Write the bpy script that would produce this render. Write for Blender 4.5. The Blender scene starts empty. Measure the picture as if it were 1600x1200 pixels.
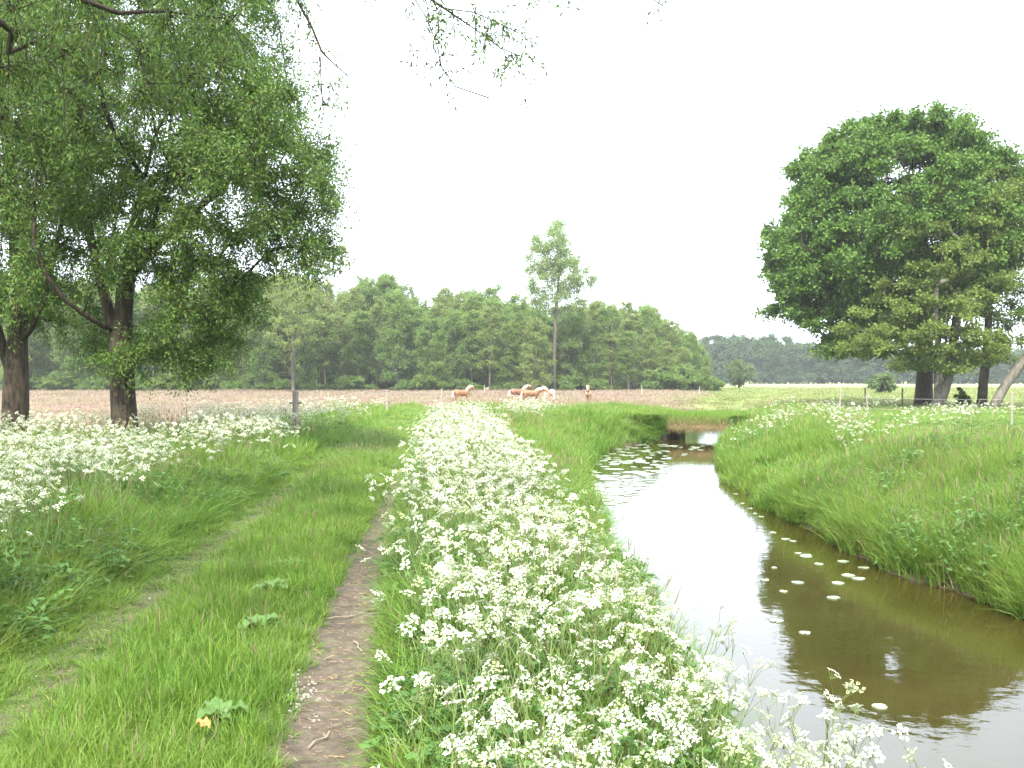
import bpy, bmesh, math
import numpy as np
from mathutils import Vector, Matrix, Euler

# ------------------------------------------------------------------ camera, sky, sun, exposure
scene = bpy.context.scene
COL = scene.collection
EYE = 1.65
FPX = 1555.0                                   # focal length in pixels of a 1600 px wide picture
HOR = 591.0                                    # picture row of the horizon
cam_d = bpy.data.cameras.new('camera')
cam = bpy.data.objects.new('camera', cam_d); COL.objects.link(cam)
cam_d.sensor_width = 36.0
cam_d.lens = FPX / 1600.0 * 36.0
cam_d.clip_start = 0.05; cam_d.clip_end = 20000
cam.location = (0, 0, EYE)
cam.rotation_euler = (math.radians(90) - math.atan((600 - HOR) / FPX), 0, 0)
scene.camera = cam

SUN_EL = math.radians(52)
SUN_AZ = math.radians(192)                     # clockwise from +Y (the way the camera looks): behind the camera, a little left
world = bpy.data.worlds.new('World'); scene.world = world
world.use_nodes = True
wt = world.node_tree; wt.nodes.clear()
wo = wt.nodes.new('ShaderNodeOutputWorld'); bg = wt.nodes.new('ShaderNodeBackground')
sky = wt.nodes.new('ShaderNodeTexSky'); sky.sky_type = 'NISHITA'; sky.sun_disc = False
sky.sun_elevation = SUN_EL; sky.sun_rotation = SUN_AZ
sky.air_density = 1.0; sky.dust_density = 3.0; sky.ozone_density = 1.0
tc = wt.nodes.new('ShaderNodeTexCoord')
nz = wt.nodes.new('ShaderNodeTexNoise'); nz.inputs['Scale'].default_value = 2.2; nz.inputs['Detail'].default_value = 6
mp = wt.nodes.new('ShaderNodeMapping'); mp.inputs['Scale'].default_value = (1, 1, 2.6)
rp = wt.nodes.new('ShaderNodeMapRange')
rp.inputs['From Min'].default_value = 0.38; rp.inputs['From Max'].default_value = 0.62
rp.inputs['To Min'].default_value = 0.68; rp.inputs['To Max'].default_value = 0.95
mx = wt.nodes.new('ShaderNodeMix'); mx.data_type = 'RGBA'
mx.inputs[7].default_value = (11.2, 12.3, 13.8, 1)                      # thin bright cloud
wt.links.new(tc.outputs['Generated'], mp.inputs['Vector']); wt.links.new(mp.outputs['Vector'], nz.inputs['Vector'])
wt.links.new(nz.outputs['Fac'], rp.inputs['Value']); wt.links.new(rp.outputs['Result'], mx.inputs[0])
wt.links.new(sky.outputs['Color'], mx.inputs[6]); wt.links.new(mx.outputs[2], bg.inputs['Color'])
bg.inputs['Strength'].default_value = 0.1
wt.links.new(bg.outputs['Background'], wo.inputs['Surface'])

sun_d = bpy.data.lights.new('sun', 'SUN'); sun_d.energy = 3.9; sun_d.angle = math.radians(1.5); sun_d.color = (1.0, 0.95, 0.87)
sun = bpy.data.objects.new('sun', sun_d); COL.objects.link(sun)
to_sun = Vector((math.sin(SUN_AZ) * math.cos(SUN_EL), math.cos(SUN_AZ) * math.cos(SUN_EL), math.sin(SUN_EL)))
sun.rotation_euler = to_sun.to_track_quat('Z', 'Y').to_euler()
sun.location = (-20, -30, 60)
vs = scene.view_settings
vs.view_transform = 'Standard'; vs.look = 'None'; vs.gamma = 1.0; vs.use_curve_mapping = False
vs.exposure = 1.62
scene.cycles.max_bounces = 6; scene.cycles.transparent_max_bounces = 4
scene.cycles.diffuse_bounces = 3; scene.cycles.glossy_bounces = 2; scene.cycles.transmission_bounces = 4
scene.cycles.volume_bounces = 0
scene.cycles.use_adaptive_sampling = True
scene.cycles.use_denoising = True; scene.cycles.denoiser = 'OPENIMAGEDENOISE'; scene.cycles.denoising_input_passes = 'RGB_ALBEDO_NORMAL'

rng = np.random.default_rng(7)

# ------------------------------------------------------------------ helpers
def W(px, py, d):
    """a point of the place seen at picture position (px, py) at depth d"""
    return np.array([(px - 800) / FPX * d, d, EYE + (HOR - py) / FPX * d])

def sm(a, b, x):
    t = np.clip((np.asarray(x, float) - a) / (b - a), 0, 1)
    return t * t * (3 - 2 * t)

def mesh_np(name, V, faces, mats=(), fmat=None, smooth=False):
    """faces: list of int arrays (n,k)"""
    V = np.asarray(V, np.float32).reshape(-1, 3)
    faces = [np.asarray(f, np.int32) for f in faces if len(f)]
    me = bpy.data.meshes.new(name)
    me.vertices.add(len(V)); me.vertices.foreach_set('co', V.ravel())
    if faces:
        loops = np.concatenate([f.ravel() for f in faces])
        tot = np.concatenate([np.full(len(f), f.shape[1], np.int32) for f in faces])
        start = np.concatenate([[0], np.cumsum(tot)[:-1]]).astype(np.int32)
        me.loops.add(len(loops)); me.loops.foreach_set('vertex_index', loops)
        me.polygons.add(len(tot)); me.polygons.foreach_set('loop_start', start)
        me.polygons.foreach_set('loop_total', tot)
        if fmat is not None:
            me.polygons.foreach_set('material_index', np.asarray(fmat, np.int32))
        me.polygons.foreach_set('use_smooth', np.full(len(tot), smooth))
    for m in (mats if isinstance(mats, (list, tuple)) else [mats]):
        me.materials.append(m)
    me.update(calc_edges=True); me.validate(verbose=False)
    return me

def link(name, me, parent=None, loc=None):
    o = bpy.data.objects.new(name, me); COL.objects.link(o)
    if parent is not None: o.parent = parent
    if loc is not None: o.location = tuple(float(c) for c in loc)
    return o

def tag(o, label=None, cat=None, group=None, kind=None):
    if label: o['label'] = label
    if cat: o['category'] = cat
    if group: o['group'] = group
    if kind: o['kind'] = kind
    return o

def thing(name, label, cat, loc=(0, 0, 0), rz=0, group=None):
    o = bpy.data.objects.new(name, None); COL.objects.link(o)
    o.location = tuple(float(c) for c in loc); o.rotation_euler = (0, 0, rz)
    o.empty_display_size = 0.2
    return tag(o, label, cat, group)

def copy_thing(root, loc, rz, scale=(1, 1, 1)):
    r = root.copy(); COL.objects.link(r)
    r.location = tuple(float(c) for c in loc); r.rotation_euler = (0, 0, rz); r.scale = scale
    for ch in list(root.children):
        c = ch.copy(); COL.objects.link(c); c.parent = r
        for g in list(ch.children):
            d = g.copy(); COL.objects.link(d); d.parent = c
    return r

class MB:
    """collects pieces into one mesh"""
    def __init__(s): s.V = []; s.F = {}; s.n = 0; s.M = {}
    def add(s, V, F, m=0):
        V = np.asarray(V, float).reshape(-1, 3); F = np.asarray(F, int)
        s.V.append(V)
        s.F.setdefault((F.shape[1], m), []).append(F + s.n); s.n += len(V)
    def build(s, name, mats, smooth=False):
        faces = []; fm = []
        for (k, m), fs in s.F.items():
            f = np.concatenate(fs); faces.append(f); fm.append(np.full(len(f), m))
        return mesh_np(name, np.concatenate(s.V), faces, mats, np.concatenate(fm), smooth)
    def tube(s, P, R, n=6, m=0, cap=True):
        P = np.asarray(P, float); R = np.broadcast_to(np.asarray(R, float), (len(P),))
        T = np.gradient(P, axis=0); T /= np.linalg.norm(T, axis=1, keepdims=True) + 1e-9
        ref = np.array([0.31, 0.17, 0.93]) if abs(T[0, 2]) < 0.8 else np.array([0.93, 0.31, 0.1])
        A = np.cross(T, ref); A /= np.linalg.norm(A, axis=1, keepdims=True) + 1e-9
        B = np.cross(T, A)
        a = np.arange(n) / n * 2 * math.pi
        V = P[:, None] + R[:, None, None] * (np.cos(a)[None, :, None] * A[:, None] + np.sin(a)[None, :, None] * B[:, None])
        k = len(P)
        i, j = np.meshgrid(np.arange(k - 1), np.arange(n), indexing='ij')
        i = i.ravel(); j = j.ravel(); j2 = (j + 1) % n
        F = np.stack([i * n + j, i * n + j2, (i + 1) * n + j2, (i + 1) * n + j], 1)
        base = s.n
        s.add(V.reshape(-1, 3), F, m)
        if cap and n >= 3:
            s.F.setdefault((n, m), []).append(np.arange(n)[None, :] + base + (k - 1) * n)
            s.F.setdefault((n, m), []).append(np.arange(n)[None, ::-1] + base)
    def box(s, x0, x1, y0, y1, z0, z1, m=0):
        V = [(x, y, z) for z in (z0, z1) for y in (y0, y1) for x in (x0, x1)]
        F = [(0, 2, 3, 1), (4, 5, 7, 6), (0, 1, 5, 4), (2, 6, 7, 3), (0, 4, 6, 2), (1, 3, 7, 5)]
        s.add(V, F, m)

def unit(a): return a / (np.linalg.norm(a, axis=-1, keepdims=True) + 1e-9)
def rdir(n, g=rng): return unit(g.normal(size=(n, 3)))

# ------------------------------------------------------------------ materials
def nodes(name):
    m = bpy.data.materials.new(name); m.use_nodes = True
    t = m.node_tree; t.nodes.clear()
    out = t.nodes.new('ShaderNodeOutputMaterial')
    return m, t, out

def leaf_mat(name, c, var=0.35, trans=0.35, yellow=0.0, rough=0.5, patch=0.0, pscale=0.5, c2=None, spec=0.25):
    m, t, out = nodes(name); N = t.nodes.new; L = t.links.new
    g = N('ShaderNodeNewGeometry')
    ramp = N('ShaderNodeValToRGB')
    lo = tuple(x * (1 - var) for x in c); hi = (c[0] * (1 + var * 1.25), c[1] * (1 + var), c[2] * (1 + var * 0.7))
    ramp.color_ramp.elements[0].color = (*lo, 1); ramp.color_ramp.elements[1].color = (*hi, 1)
    e = ramp.color_ramp.elements.new(0.5); e.color = (*c, 1)
    if yellow:
        e = ramp.color_ramp.elements.new(1 - yellow); e.color = (*hi, 1)
        ramp.color_ramp.elements[-1].color = (min(1, c[1] * 1.6), c[1] * 1.25, c[2] * 1.5, 1)
    L(g.outputs['Random Per Island'], ramp.inputs['Fac'])
    col = ramp.outputs['Color']
    if patch:
        n = N('ShaderNodeTexNoise'); n.inputs['Scale'].default_value = pscale; n.inputs['Detail'].default_value = 3
        L(g.outputs['Position'], n.inputs['Vector'])
        mr = N('ShaderNodeMapRange'); mr.inputs['From Min'].default_value = 0.35; mr.inputs['From Max'].default_value = 0.65
        mr.inputs['To Max'].default_value = patch
        L(n.outputs['Fac'], mr.inputs['Value'])
        mi = N('ShaderNodeMix'); mi.data_type = 'RGBA'
        mi.inputs[7].default_value = (*(c2 or (c[0] * 1.7, c[1] * 1.2, c[2] * 1.2)), 1)
        L(mr.outputs['Result'], mi.inputs[0]); L(col, mi.inputs[6]); col = mi.outputs[2]
    p = N('ShaderNodeBsdfPrincipled'); p.inputs['Roughness'].default_value = rough
    p.inputs['Specular IOR Level'].default_value = spec
    L(col, p.inputs['Base Color'])
    tr = N('ShaderNodeBsdfTranslucent')
    hs = N('ShaderNodeHueSaturation'); hs.inputs['Hue'].default_value = 0.485; hs.inputs['Value'].default_value = 1.35
    L(col, hs.inputs['Color']); L(hs.outputs['Color'], tr.inputs['Color'])
    ms = N('ShaderNodeMixShader'); ms.inputs['Fac'].default_value = trans
    L(p.outputs['BSDF'], ms.inputs[1]); L(tr.outputs['BSDF'], ms.inputs[2]); L(ms.outputs['Shader'], out.inputs['Surface'])
    return m

def rough_mat(name, c1, c2, scale=8, rough=0.85, bump=0.3, stretch=(1, 1, 1), detail=6, dist=0.02, spec=0.3):
    m, t, out = nodes(name); N = t.nodes.new; L = t.links.new
    tcn = N('ShaderNodeTexCoord'); mpn = N('ShaderNodeMapping'); mpn.inputs['Scale'].default_value = stretch
    n = N('ShaderNodeTexNoise'); n.inputs['Scale'].default_value = scale; n.inputs['Detail'].default_value = detail
    n.inputs['Roughness'].default_value = 0.65
    L(tcn.outputs['Object'], mpn.inputs['Vector']); L(mpn.outputs['Vector'], n.inputs['Vector'])
    r = N('ShaderNodeValToRGB'); r.color_ramp.elements[0].position = 0.32; r.color_ramp.elements[1].position = 0.68
    r.color_ramp.elements[0].color = (*c1, 1); r.color_ramp.elements[1].color = (*c2, 1)
    L(n.outputs['Fac'], r.inputs['Fac'])
    p = N('ShaderNodeBsdfPrincipled'); p.inputs['Roughness'].default_value = rough; p.inputs['Specular IOR Level'].default_value = spec
    L(r.outputs['Color'], p.inputs['Base Color'])
    if bump:
        b = N('ShaderNodeBump'); b.inputs['Strength'].default_value = bump; b.inputs['Distance'].default_value = dist
        L(n.outputs['Fac'], b.inputs['Height']); L(b.outputs['Normal'], p.inputs['Normal'])
    L(p.outputs['BSDF'], out.inputs['Surface'])
    return m

M = {}
M['willow_leaf'] = leaf_mat('willow_leaf', (0.074, 0.142, 0.022), 0.45, 0.32, yellow=0.03, spec=0.35)
M['oak_leaf'] = leaf_mat('oak_leaf', (0.082, 0.160, 0.026), 0.38, 0.30)
M['alder_leaf'] = leaf_mat('alder_leaf', (0.135, 0.195, 0.040), 0.3, 0.4)
M['wood_leaf'] = leaf_mat('wood_leaf', (0.150, 0.232, 0.054), 0.34, 0.5, patch=0.6, pscale=0.09, c2=(0.112, 0.20, 0.052))
M['wood_leaf_light'] = leaf_mat('wood_leaf_light', (0.175, 0.235, 0.066), 0.3, 0.5)
M['poplar_leaf'] = leaf_mat('poplar_leaf', (0.19, 0.27, 0.095), 0.3, 0.5)
M['far_leaf'] = leaf_mat('far_leaf', (0.048, 0.092, 0.034), 0.3, 0.25, patch=0.6, pscale=0.05, c2=(0.068, 0.115, 0.036))
M['shrub_leaf'] = leaf_mat('shrub_leaf', (0.11, 0.17, 0.06), 0.3, 0.35)
M['bark'] = rough_mat('bark', (0.012, 0.0095, 0.006), (0.066, 0.050, 0.030), 9, 0.9, 0.8, (1.6, 1.6, 0.35))
M['bark_pale'] = rough_mat('bark_pale', (0.07, 0.062, 0.048), (0.2, 0.18, 0.145), 7, 0.9, 0.6, (1.5, 1.5, 0.35))
M['bark_wood'] = rough_mat('bark_wood', (0.045, 0.038, 0.028), (0.12, 0.105, 0.082), 3, 0.9, 0.3, (1.5, 1.5, 0.4))
M['grass'] = leaf_mat('grass_blade', (0.102, 0.205, 0.026), 0.38, 0.4, yellow=0.05, patch=0.65, pscale=0.9, c2=(0.158, 0.236, 0.038))
M['tall_grass'] = leaf_mat('tall_grass_blade', (0.094, 0.200, 0.027), 0.38, 0.4, yellow=0.06, patch=0.75, pscale=0.45, c2=(0.168, 0.245, 0.042))
M['meadow'] = leaf_mat('meadow_stems', (0.255, 0.19, 0.15), 0.35, 0.3, patch=0.75, pscale=0.14, c2=(0.23, 0.215, 0.115))
M['far_grass'] = leaf_mat('far_grass_blade', (0.16, 0.215, 0.06), 0.3, 0.3, patch=0.6, pscale=0.1, c2=(0.24, 0.225, 0.10))
M['seed_head'] = leaf_mat('seed_head', (0.22, 0.19, 0.10), 0.3, 0.3)
M['straw'] = leaf_mat('straw', (0.36, 0.26, 0.14), 0.35, 0.2, rough=0.7)
M['thatch'] = leaf_mat('thatch', (0.23, 0.17, 0.085), 0.55, 0.15, rough=0.9, patch=0.6, pscale=2.2, c2=(0.13, 0.14, 0.05))
M['flower'] = leaf_mat('white_petals', (0.64, 0.66, 0.52), 0.18, 0.3, rough=0.7)
M['flower_bud'] = leaf_mat('fading_petals', (0.40, 0.45, 0.24), 0.25, 0.3, rough=0.7)
M['parsley_stem'] = leaf_mat('parsley_stem', (0.15, 0.21, 0.065), 0.25, 0.2)
M['parsley_leaf'] = leaf_mat('parsley_leaf', (0.085, 0.175, 0.045), 0.3, 0.35)
M['dock'] = leaf_mat('dock_leaf', (0.11, 0.20, 0.055), 0.15, 0.35, rough=0.5, spec=0.3)
M['lily'] = leaf_mat('lily_pad', (0.27, 0.33, 0.22), 0.35, 0.05, rough=0.22, spec=0.9)
M['concrete'] = rough_mat('old_concrete', (0.13, 0.10, 0.075), (0.30, 0.245, 0.185), 5, 0.9, 0.5)
M['concrete_dark'] = rough_mat('damp_concrete', (0.09, 0.075, 0.055), (0.20, 0.165, 0.12), 4, 0.8, 0.4)
M['post_wood'] = rough_mat('grey_post_wood', (0.18, 0.16, 0.125), (0.34, 0.30, 0.245), 14, 0.9, 0.5, (2, 2, 0.2))
M['post_dark'] = rough_mat('dark_post_wood', (0.06, 0.05, 0.04), (0.18, 0.15, 0.12), 14, 0.9, 0.5, (2, 2, 0.2))
M['plastic'] = rough_mat('black_insulator', (0.012, 0.012, 0.012), (0.02, 0.02, 0.02), 5, 0.4, 0)
M['wire'] = rough_mat('fence_wire', (0.30, 0.29, 0.28), (0.45, 0.44, 0.42), 20, 0.5, 0)
M['stake'] = rough_mat('white_stake', (0.4, 0.4, 0.37), (0.5, 0.5, 0.47), 8, 0.6, 0)
M['stone'] = rough_mat('pale_stone', (0.36, 0.31, 0.25), (0.55, 0.49, 0.41), 12, 0.9, 0.4)
M['crumb'] = rough_mat('earth_crumb', (0.045, 0.035, 0.026), (0.15, 0.12, 0.09), 30, .95, .3)
M['twig'] = rough_mat('dead_twig', (0.16, 0.12, 0.085), (0.36, 0.30, 0.23), 20, 0.9, 0.3)
M['orange_leaf'] = rough_mat('orange_leaf', (0.30, 0.13, 0.035), (0.40, 0.22, 0.07), 30, 0.6, 0.2)
M['chalk'] = rough_mat('chalky_flakes', (0.26, 0.24, 0.21), (0.42, 0.39, 0.35), 30, 0.9, 0.2)
M['coat_chestnut'] = rough_mat('chestnut_coat', (0.165, 0.078, 0.034), (0.225, 0.115, 0.055), 2.5, 0.55, 0)
M['coat_brown'] = rough_mat('brown_coat', (0.13, 0.06, 0.035), (0.20, 0.10, 0.06), 2.5, 0.55, 0)
M['coat_pale'] = rough_mat('pale_chestnut_coat', (0.28, 0.175, 0.10), (0.36, 0.24, 0.15), 2.5, 0.55, 0)
M['coat_pinto'] = rough_mat('pinto_coat', (0.36, 0.18, 0.09), (0.68, 0.60, 0.52), 1.3, 0.55, 0, detail=0)
_r = [n for n in M['coat_pinto'].node_tree.nodes if n.type == 'VALTORGB'][0]
_r.color_ramp.elements[0].position = 0.43; _r.color_ramp.elements[1].position = 0.47
M['mane'] = rough_mat('flaxen_mane', (0.48, 0.40, 0.30), (0.62, 0.54, 0.43), 10, 0.7, 0.2, (1, 1, 0.2))
M['hoof'] = rough_mat('hoof_horn', (0.05, 0.04, 0.03), (0.1, 0.08, 0.06), 10, 0.6, 0)

# water: murky brown stream with faint ripples
def water_mat():
    m, t, out = nodes('stream_water'); N = t.nodes.new; L = t.links.new
    tcn = N('ShaderNodeTexCoord'); mpn = N('ShaderNodeMapping'); mpn.inputs['Scale'].default_value = (1.0, 1.0, 1)
    n = N('ShaderNodeTexNoise'); n.inputs['Scale'].default_value = 3.4; n.inputs['Detail'].default_value = 3
    n2 = N('ShaderNodeTexNoise'); n2.inputs['Scale'].default_value = 0.5; n2.inputs['Detail'].default_value = 4
    L(tcn.outputs['Object'], mpn.inputs['Vector']); L(mpn.outputs['Vector'], n.inputs['Vector']); L(tcn.outputs['Object'], n2.inputs['Vector'])
    r = N('ShaderNodeValToRGB'); r.color_ramp.elements[0].position = 0.35; r.color_ramp.elements[1].position = 0.65
    r.color_ramp.elements[0].color = (0.027, 0.023, 0.0045, 1); r.color_ramp.elements[1].color = (0.037, 0.028, 0.007, 1)
    L(n2.outputs['Fac'], r.inputs['Fac'])
    b = N('ShaderNodeBump'); b.inputs['Strength'].default_value = 0.05; b.inputs['Distance'].default_value = 0.05
    L(n.outputs['Fac'], b.inputs['Height'])
    p = N('ShaderNodeBsdfPrincipled'); p.inputs['Roughness'].default_value = 0.03; p.inputs['IOR'].default_value = 1.45
    L(r.outputs['Color'], p.inputs['Base Color']); L(b.outputs['Normal'], p.inputs['Normal'])
    L(p.outputs['BSDF'], out.inputs['Surface'])
    return m
M['water'] = water_mat()

def ground_mat():
    m, t, out = nodes('meadow_ground'); N = t.nodes.new; L = t.links.new
    at = N('ShaderNodeAttribute'); at.attribute_name = 'zone'
    ru = N('ShaderNodeAttribute'); ru.attribute_name = 'rut'
    g = N('ShaderNodeNewGeometry')
    n = N('ShaderNodeTexNoise'); n.inputs['Scale'].default_value = 0.22; n.inputs['Detail'].default_value = 9; n.inputs['Roughness'].default_value = 0.68
    L(g.outputs['Position'], n.inputs['Vector'])
    mr = N('ShaderNodeMapRange'); mr.inputs['From Min'].default_value = 0.3; mr.inputs['From Max'].default_value = 0.7
    mr.inputs['To Min'].default_value = 0.6; mr.inputs['To Max'].default_value = 1.4
    L(n.outputs['Fac'], mr.inputs['Value'])
    mul = N('ShaderNodeVectorMath'); mul.operation = 'SCALE'
    L(at.outputs['Color'], mul.inputs[0]); L(mr.outputs['Result'], mul.inputs['Scale'])
    # bare soil of the wheel rut
    s = N('ShaderNodeTexNoise'); s.inputs['Scale'].default_value = 9; s.inputs['Detail'].default_value = 10; s.inputs['Roughness'].default_value = 0.75
    L(g.outputs['Position'], s.inputs['Vector'])
    sr = N('ShaderNodeValToRGB'); el = sr.color_ramp.elements
    el[0].position = 0.3; el[0].color = (0.045, 0.036, 0.027, 1); el[1].position = 0.74; el[1].color = (0.185, 0.153, 0.115, 1)
    e = el.new(0.5); e.color = (0.100, 0.080, 0.060, 1)
    L(s.outputs['Fac'], sr.inputs['Fac'])
    # ragged edge
    e2 = N('ShaderNodeTexNoise'); e2.inputs['Scale'].default_value = 5; e2.inputs['Detail'].default_value = 8
    L(g.outputs['Position'], e2.inputs['Vector'])
    ad = N('ShaderNodeMath'); ad.operation = 'ADD'; L(ru.outputs['Fac'], ad.inputs[0]); L(e2.outputs['Fac'], ad.inputs[1])
    mk = N('ShaderNodeMapRange'); mk.inputs['From Min'].default_value = 0.85; mk.inputs['From Max'].default_value = 1.1
    L(ad.outputs['Value'], mk.inputs['Value'])
    mi = N('ShaderNodeMix'); mi.data_type = 'RGBA'
    L(mk.outputs['Result'], mi.inputs[0]); L(mul.outputs['Vector'], mi.inputs[6]); L(sr.outputs['Color'], mi.inputs[7])
    p = N('ShaderNodeBsdfPrincipled'); p.inputs['Roughness'].default_value = 0.95; p.inputs['Specular IOR Level'].default_value = 0.15
    L(mi.outputs[2], p.inputs['Base Color'])
    b = N('ShaderNodeBump'); b.inputs['Strength'].default_value = 0.7; b.inputs['Distance'].default_value = 0.03
    L(s.outputs['Fac'], b.inputs['Height']); L(b.outputs['Normal'], p.inputs['Normal'])
    L(p.outputs['BSDF'], out.inputs['Surface'])
    return m
M['ground'] = ground_mat()

# ------------------------------------------------------------------ lie of the land
WATER = -1.0
_y = [-20, 0, 5, 11, 15, 20, 23, 29, 35, 38, 40.3, 42.0, 48.0, 60, 90, 130]
_L = [1.2, 1.2, 1.2, 1.25, 1.3, 1.45, 1.6, 2.1, 3.0, 4.1, 5.3, 6.28, 8.0, 8.9, 12.0, 30]
_R = [7.2, 6.6, 6.2, 5.6, 5.15, 5.3, 5.4, 6.2, 7.5, 8.1, 8.7, 9.15, 10.95, 14.2, 21.5, 34]
def Lx(y): return np.interp(y, _y, _L) + 0.10 * np.sin(y * 1.3) * (np.asarray(y) < 38) + 0.06 * np.sin(y * 3.1 + 1) * (np.asarray(y) < 38)
def Rx(y): return np.interp(y, _y, _R) + 0.10 * np.sin(y * 1.1 + 2) * (np.asarray(y) < 39) + 0.07 * np.sin(y * 2.7) * (np.asarray(y) < 39)
_py = [-20, 0, 4.2, 6.3, 9.9, 16, 30, 45, 60, 90]
_pr = [0.9, -0.45, -0.80, -1.05, -1.40, -1.86, -2.75, -3.3, -3.2, 0]
def Rr(y): return np.interp(y, _py, _pr)                # right wheel rut
def Lr(y): return Rr(y) - 1.58                          # left wheel rut

def rut_mask(x, y):
    wr = np.interp(y, [0, 7, 11, 16, 22], [0.23, 0.21, 0.15, 0.12, 0.08])
    r = 1 - sm(wr * 0.55, wr * 1.35, np.abs(x - Rr(y)))
    r = r * (1 - sm(15, 21, y))
    l = (1 - sm(0.05, 0.29, np.abs(x - Lr(y)))) * 0.46 * (1 - sm(13, 19, y))
    return np.maximum(r, l)

def vnoise(x, y, s, seed=0):
    """smooth value noise, 0..1"""
    g = np.random.default_rng(1000 + seed).random((128, 128))
    u = np.asarray(x, float) / s; v = np.asarray(y, float) / s
    i = np.floor(u).astype(int); j = np.floor(v).astype(int)
    fu = u - i; fv = v - j; fu = fu * fu * (3 - 2 * fu); fv = fv * fv * (3 - 2 * fv)
    a = g[i % 128, j % 128]; b = g[(i + 1) % 128, j % 128]; c = g[i % 128, (j + 1) % 128]; d = g[(i + 1) % 128, (j + 1) % 128]
    return (a * (1 - fu) + b * fu) * (1 - fv) + (c * (1 - fu) + d * fu) * fv

def H(x, y):
    x = np.asarray(x, float); y = np.asarray(y, float)
    l = Lx(y); r = Rx(y)
    und = (vnoise(x, y, 2.3, 1) - 0.5) * 0.10 + (vnoise(x, y, 7, 2) - 0.5) * 0.16 * sm(8, 20, np.hypot(x, y))
    near_path = 1 - sm(0.8, 2.5, np.abs(x - (Rr(y) - 0.8)))
    und = und * (1 - 0.75 * near_path)
    zl = -0.5 * np.maximum(sm(5, 14, Rr(y) - 0.8 - x), sm(48, 64, y)) + und
    zr = und * 0.9 - 0.28 * sm(38, 62, y)
    at_bridge = sm(40.8, 41.9, y) * (1 - sm(48.2, 49.5, y))
    wl = np.interp(y, [0, 10, 25, 40], [1.5, 1.6, 2.2, 2.4]) * (1 - at_bridge) + 0.30 * at_bridge
    wr = np.interp(y, [0, 10, 30, 40], [4.2, 3.8, 3.2, 2.6]) * (1 - at_bridge) + 0.30 * at_bridge
    fade = 1 - sm(78, 92, y)                                   # the stream is far out of sight here
    s = l - x
    tl = np.clip(s / wl, 0, 1); ul = 1 - (1 - tl) ** 1.7
    left = WATER + 0.10 * sm(0, 0.12, s) + (zl - WATER - 0.10) * ul
    s = x - r
    tr = np.clip(s / wr, 0, 1); ur = 1 - (1 - tr) ** 1.6
    right = WATER + 0.16 * sm(0, 0.14, s) + (zr - WATER - 0.16) * ur
    bed = WATER - 0.03 - 0.55 * sm(0, 0.9, np.minimum(x - l, r - x))
    z = np.where(x < l, left, np.where(x > r, right, bed))
    flat = zl + (zr - zl) * sm(l - 2, r + 2, x)
    z = flat + (z - flat) * fade
    z = z - 0.05 * rut_mask(x, y)
    return z

def pinkness(x, y):
    n = (vnoise(x, y, 9, 3) - 0.5) * 14
    left = sm(24, 34, y + n * 0.6) * sm(2.6, 5.5, Rr(y) - 1 - x)       # west of the track
    far = sm(62, 80, y + n) * (1 - sm(.12, .21, x / np.maximum(y, 1)))
    return np.clip(np.maximum(left, far), 0, 1) * (1 - sm(185, 200, y))

# ground sheet: one grid, fine near the camera, reaching the horizon
def axis(lo, hi, step, far_lo, far_hi, k=1.16):
    a = list(np.arange(lo, hi + 1e-6, step))
    s = step
    while a[-1] < far_hi: s *= k; a.append(a[-1] + s)
    s = step
    while a[0] > far_lo: s *= k; a.insert(0, a[0] - s)
    return np.array(a)
gx = axis(-6, 13, 0.14, -800, 800, 1.13); gy = axis(2, 52, 0.2, -100, 1300, 1.13)
GX, GY = np.meshgrid(gx, gy, indexing='ij')
GZ = H(GX, GY)
nx_, ny_ = len(gx), len(gy)
V = np.stack([GX, GY, GZ], -1).reshape(-1, 3)
I, J = np.meshgrid(np.arange(nx_ - 1), np.arange(ny_ - 1), indexing='ij')
F = np.stack([I * ny_ + J, (I + 1) * ny_ + J, (I + 1) * ny_ + J + 1, I * ny_ + J + 1], -1).reshape(-1, 4)
x_, y_ = V[:, 0], V[:, 1]
rm = rut_mask(x_, y_)
pk = pinkness(x_, y_)[:, None]
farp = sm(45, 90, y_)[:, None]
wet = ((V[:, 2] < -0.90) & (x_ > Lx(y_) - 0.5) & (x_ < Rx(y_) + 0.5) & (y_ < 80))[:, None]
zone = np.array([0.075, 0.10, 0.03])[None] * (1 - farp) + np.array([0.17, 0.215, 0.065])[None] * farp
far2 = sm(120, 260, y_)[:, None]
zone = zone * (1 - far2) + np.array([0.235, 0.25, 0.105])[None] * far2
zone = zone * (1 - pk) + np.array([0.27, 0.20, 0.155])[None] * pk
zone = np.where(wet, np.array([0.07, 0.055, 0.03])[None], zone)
fr = rm[F].mean(1)
is_path = (fr > 0.28) & (V[F].mean(1)[:, 1] > -2)
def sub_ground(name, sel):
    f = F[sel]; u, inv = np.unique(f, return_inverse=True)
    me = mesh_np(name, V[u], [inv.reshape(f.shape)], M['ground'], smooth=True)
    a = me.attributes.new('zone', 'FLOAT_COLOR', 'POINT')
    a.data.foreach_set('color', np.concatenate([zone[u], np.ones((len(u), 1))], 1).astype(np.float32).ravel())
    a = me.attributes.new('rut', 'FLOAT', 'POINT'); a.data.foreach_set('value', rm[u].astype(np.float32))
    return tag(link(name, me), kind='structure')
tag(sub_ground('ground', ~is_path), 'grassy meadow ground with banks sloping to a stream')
tag(sub_ground('path', is_path), 'pair of worn wheel ruts of bare brown soil in the grass')

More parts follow.
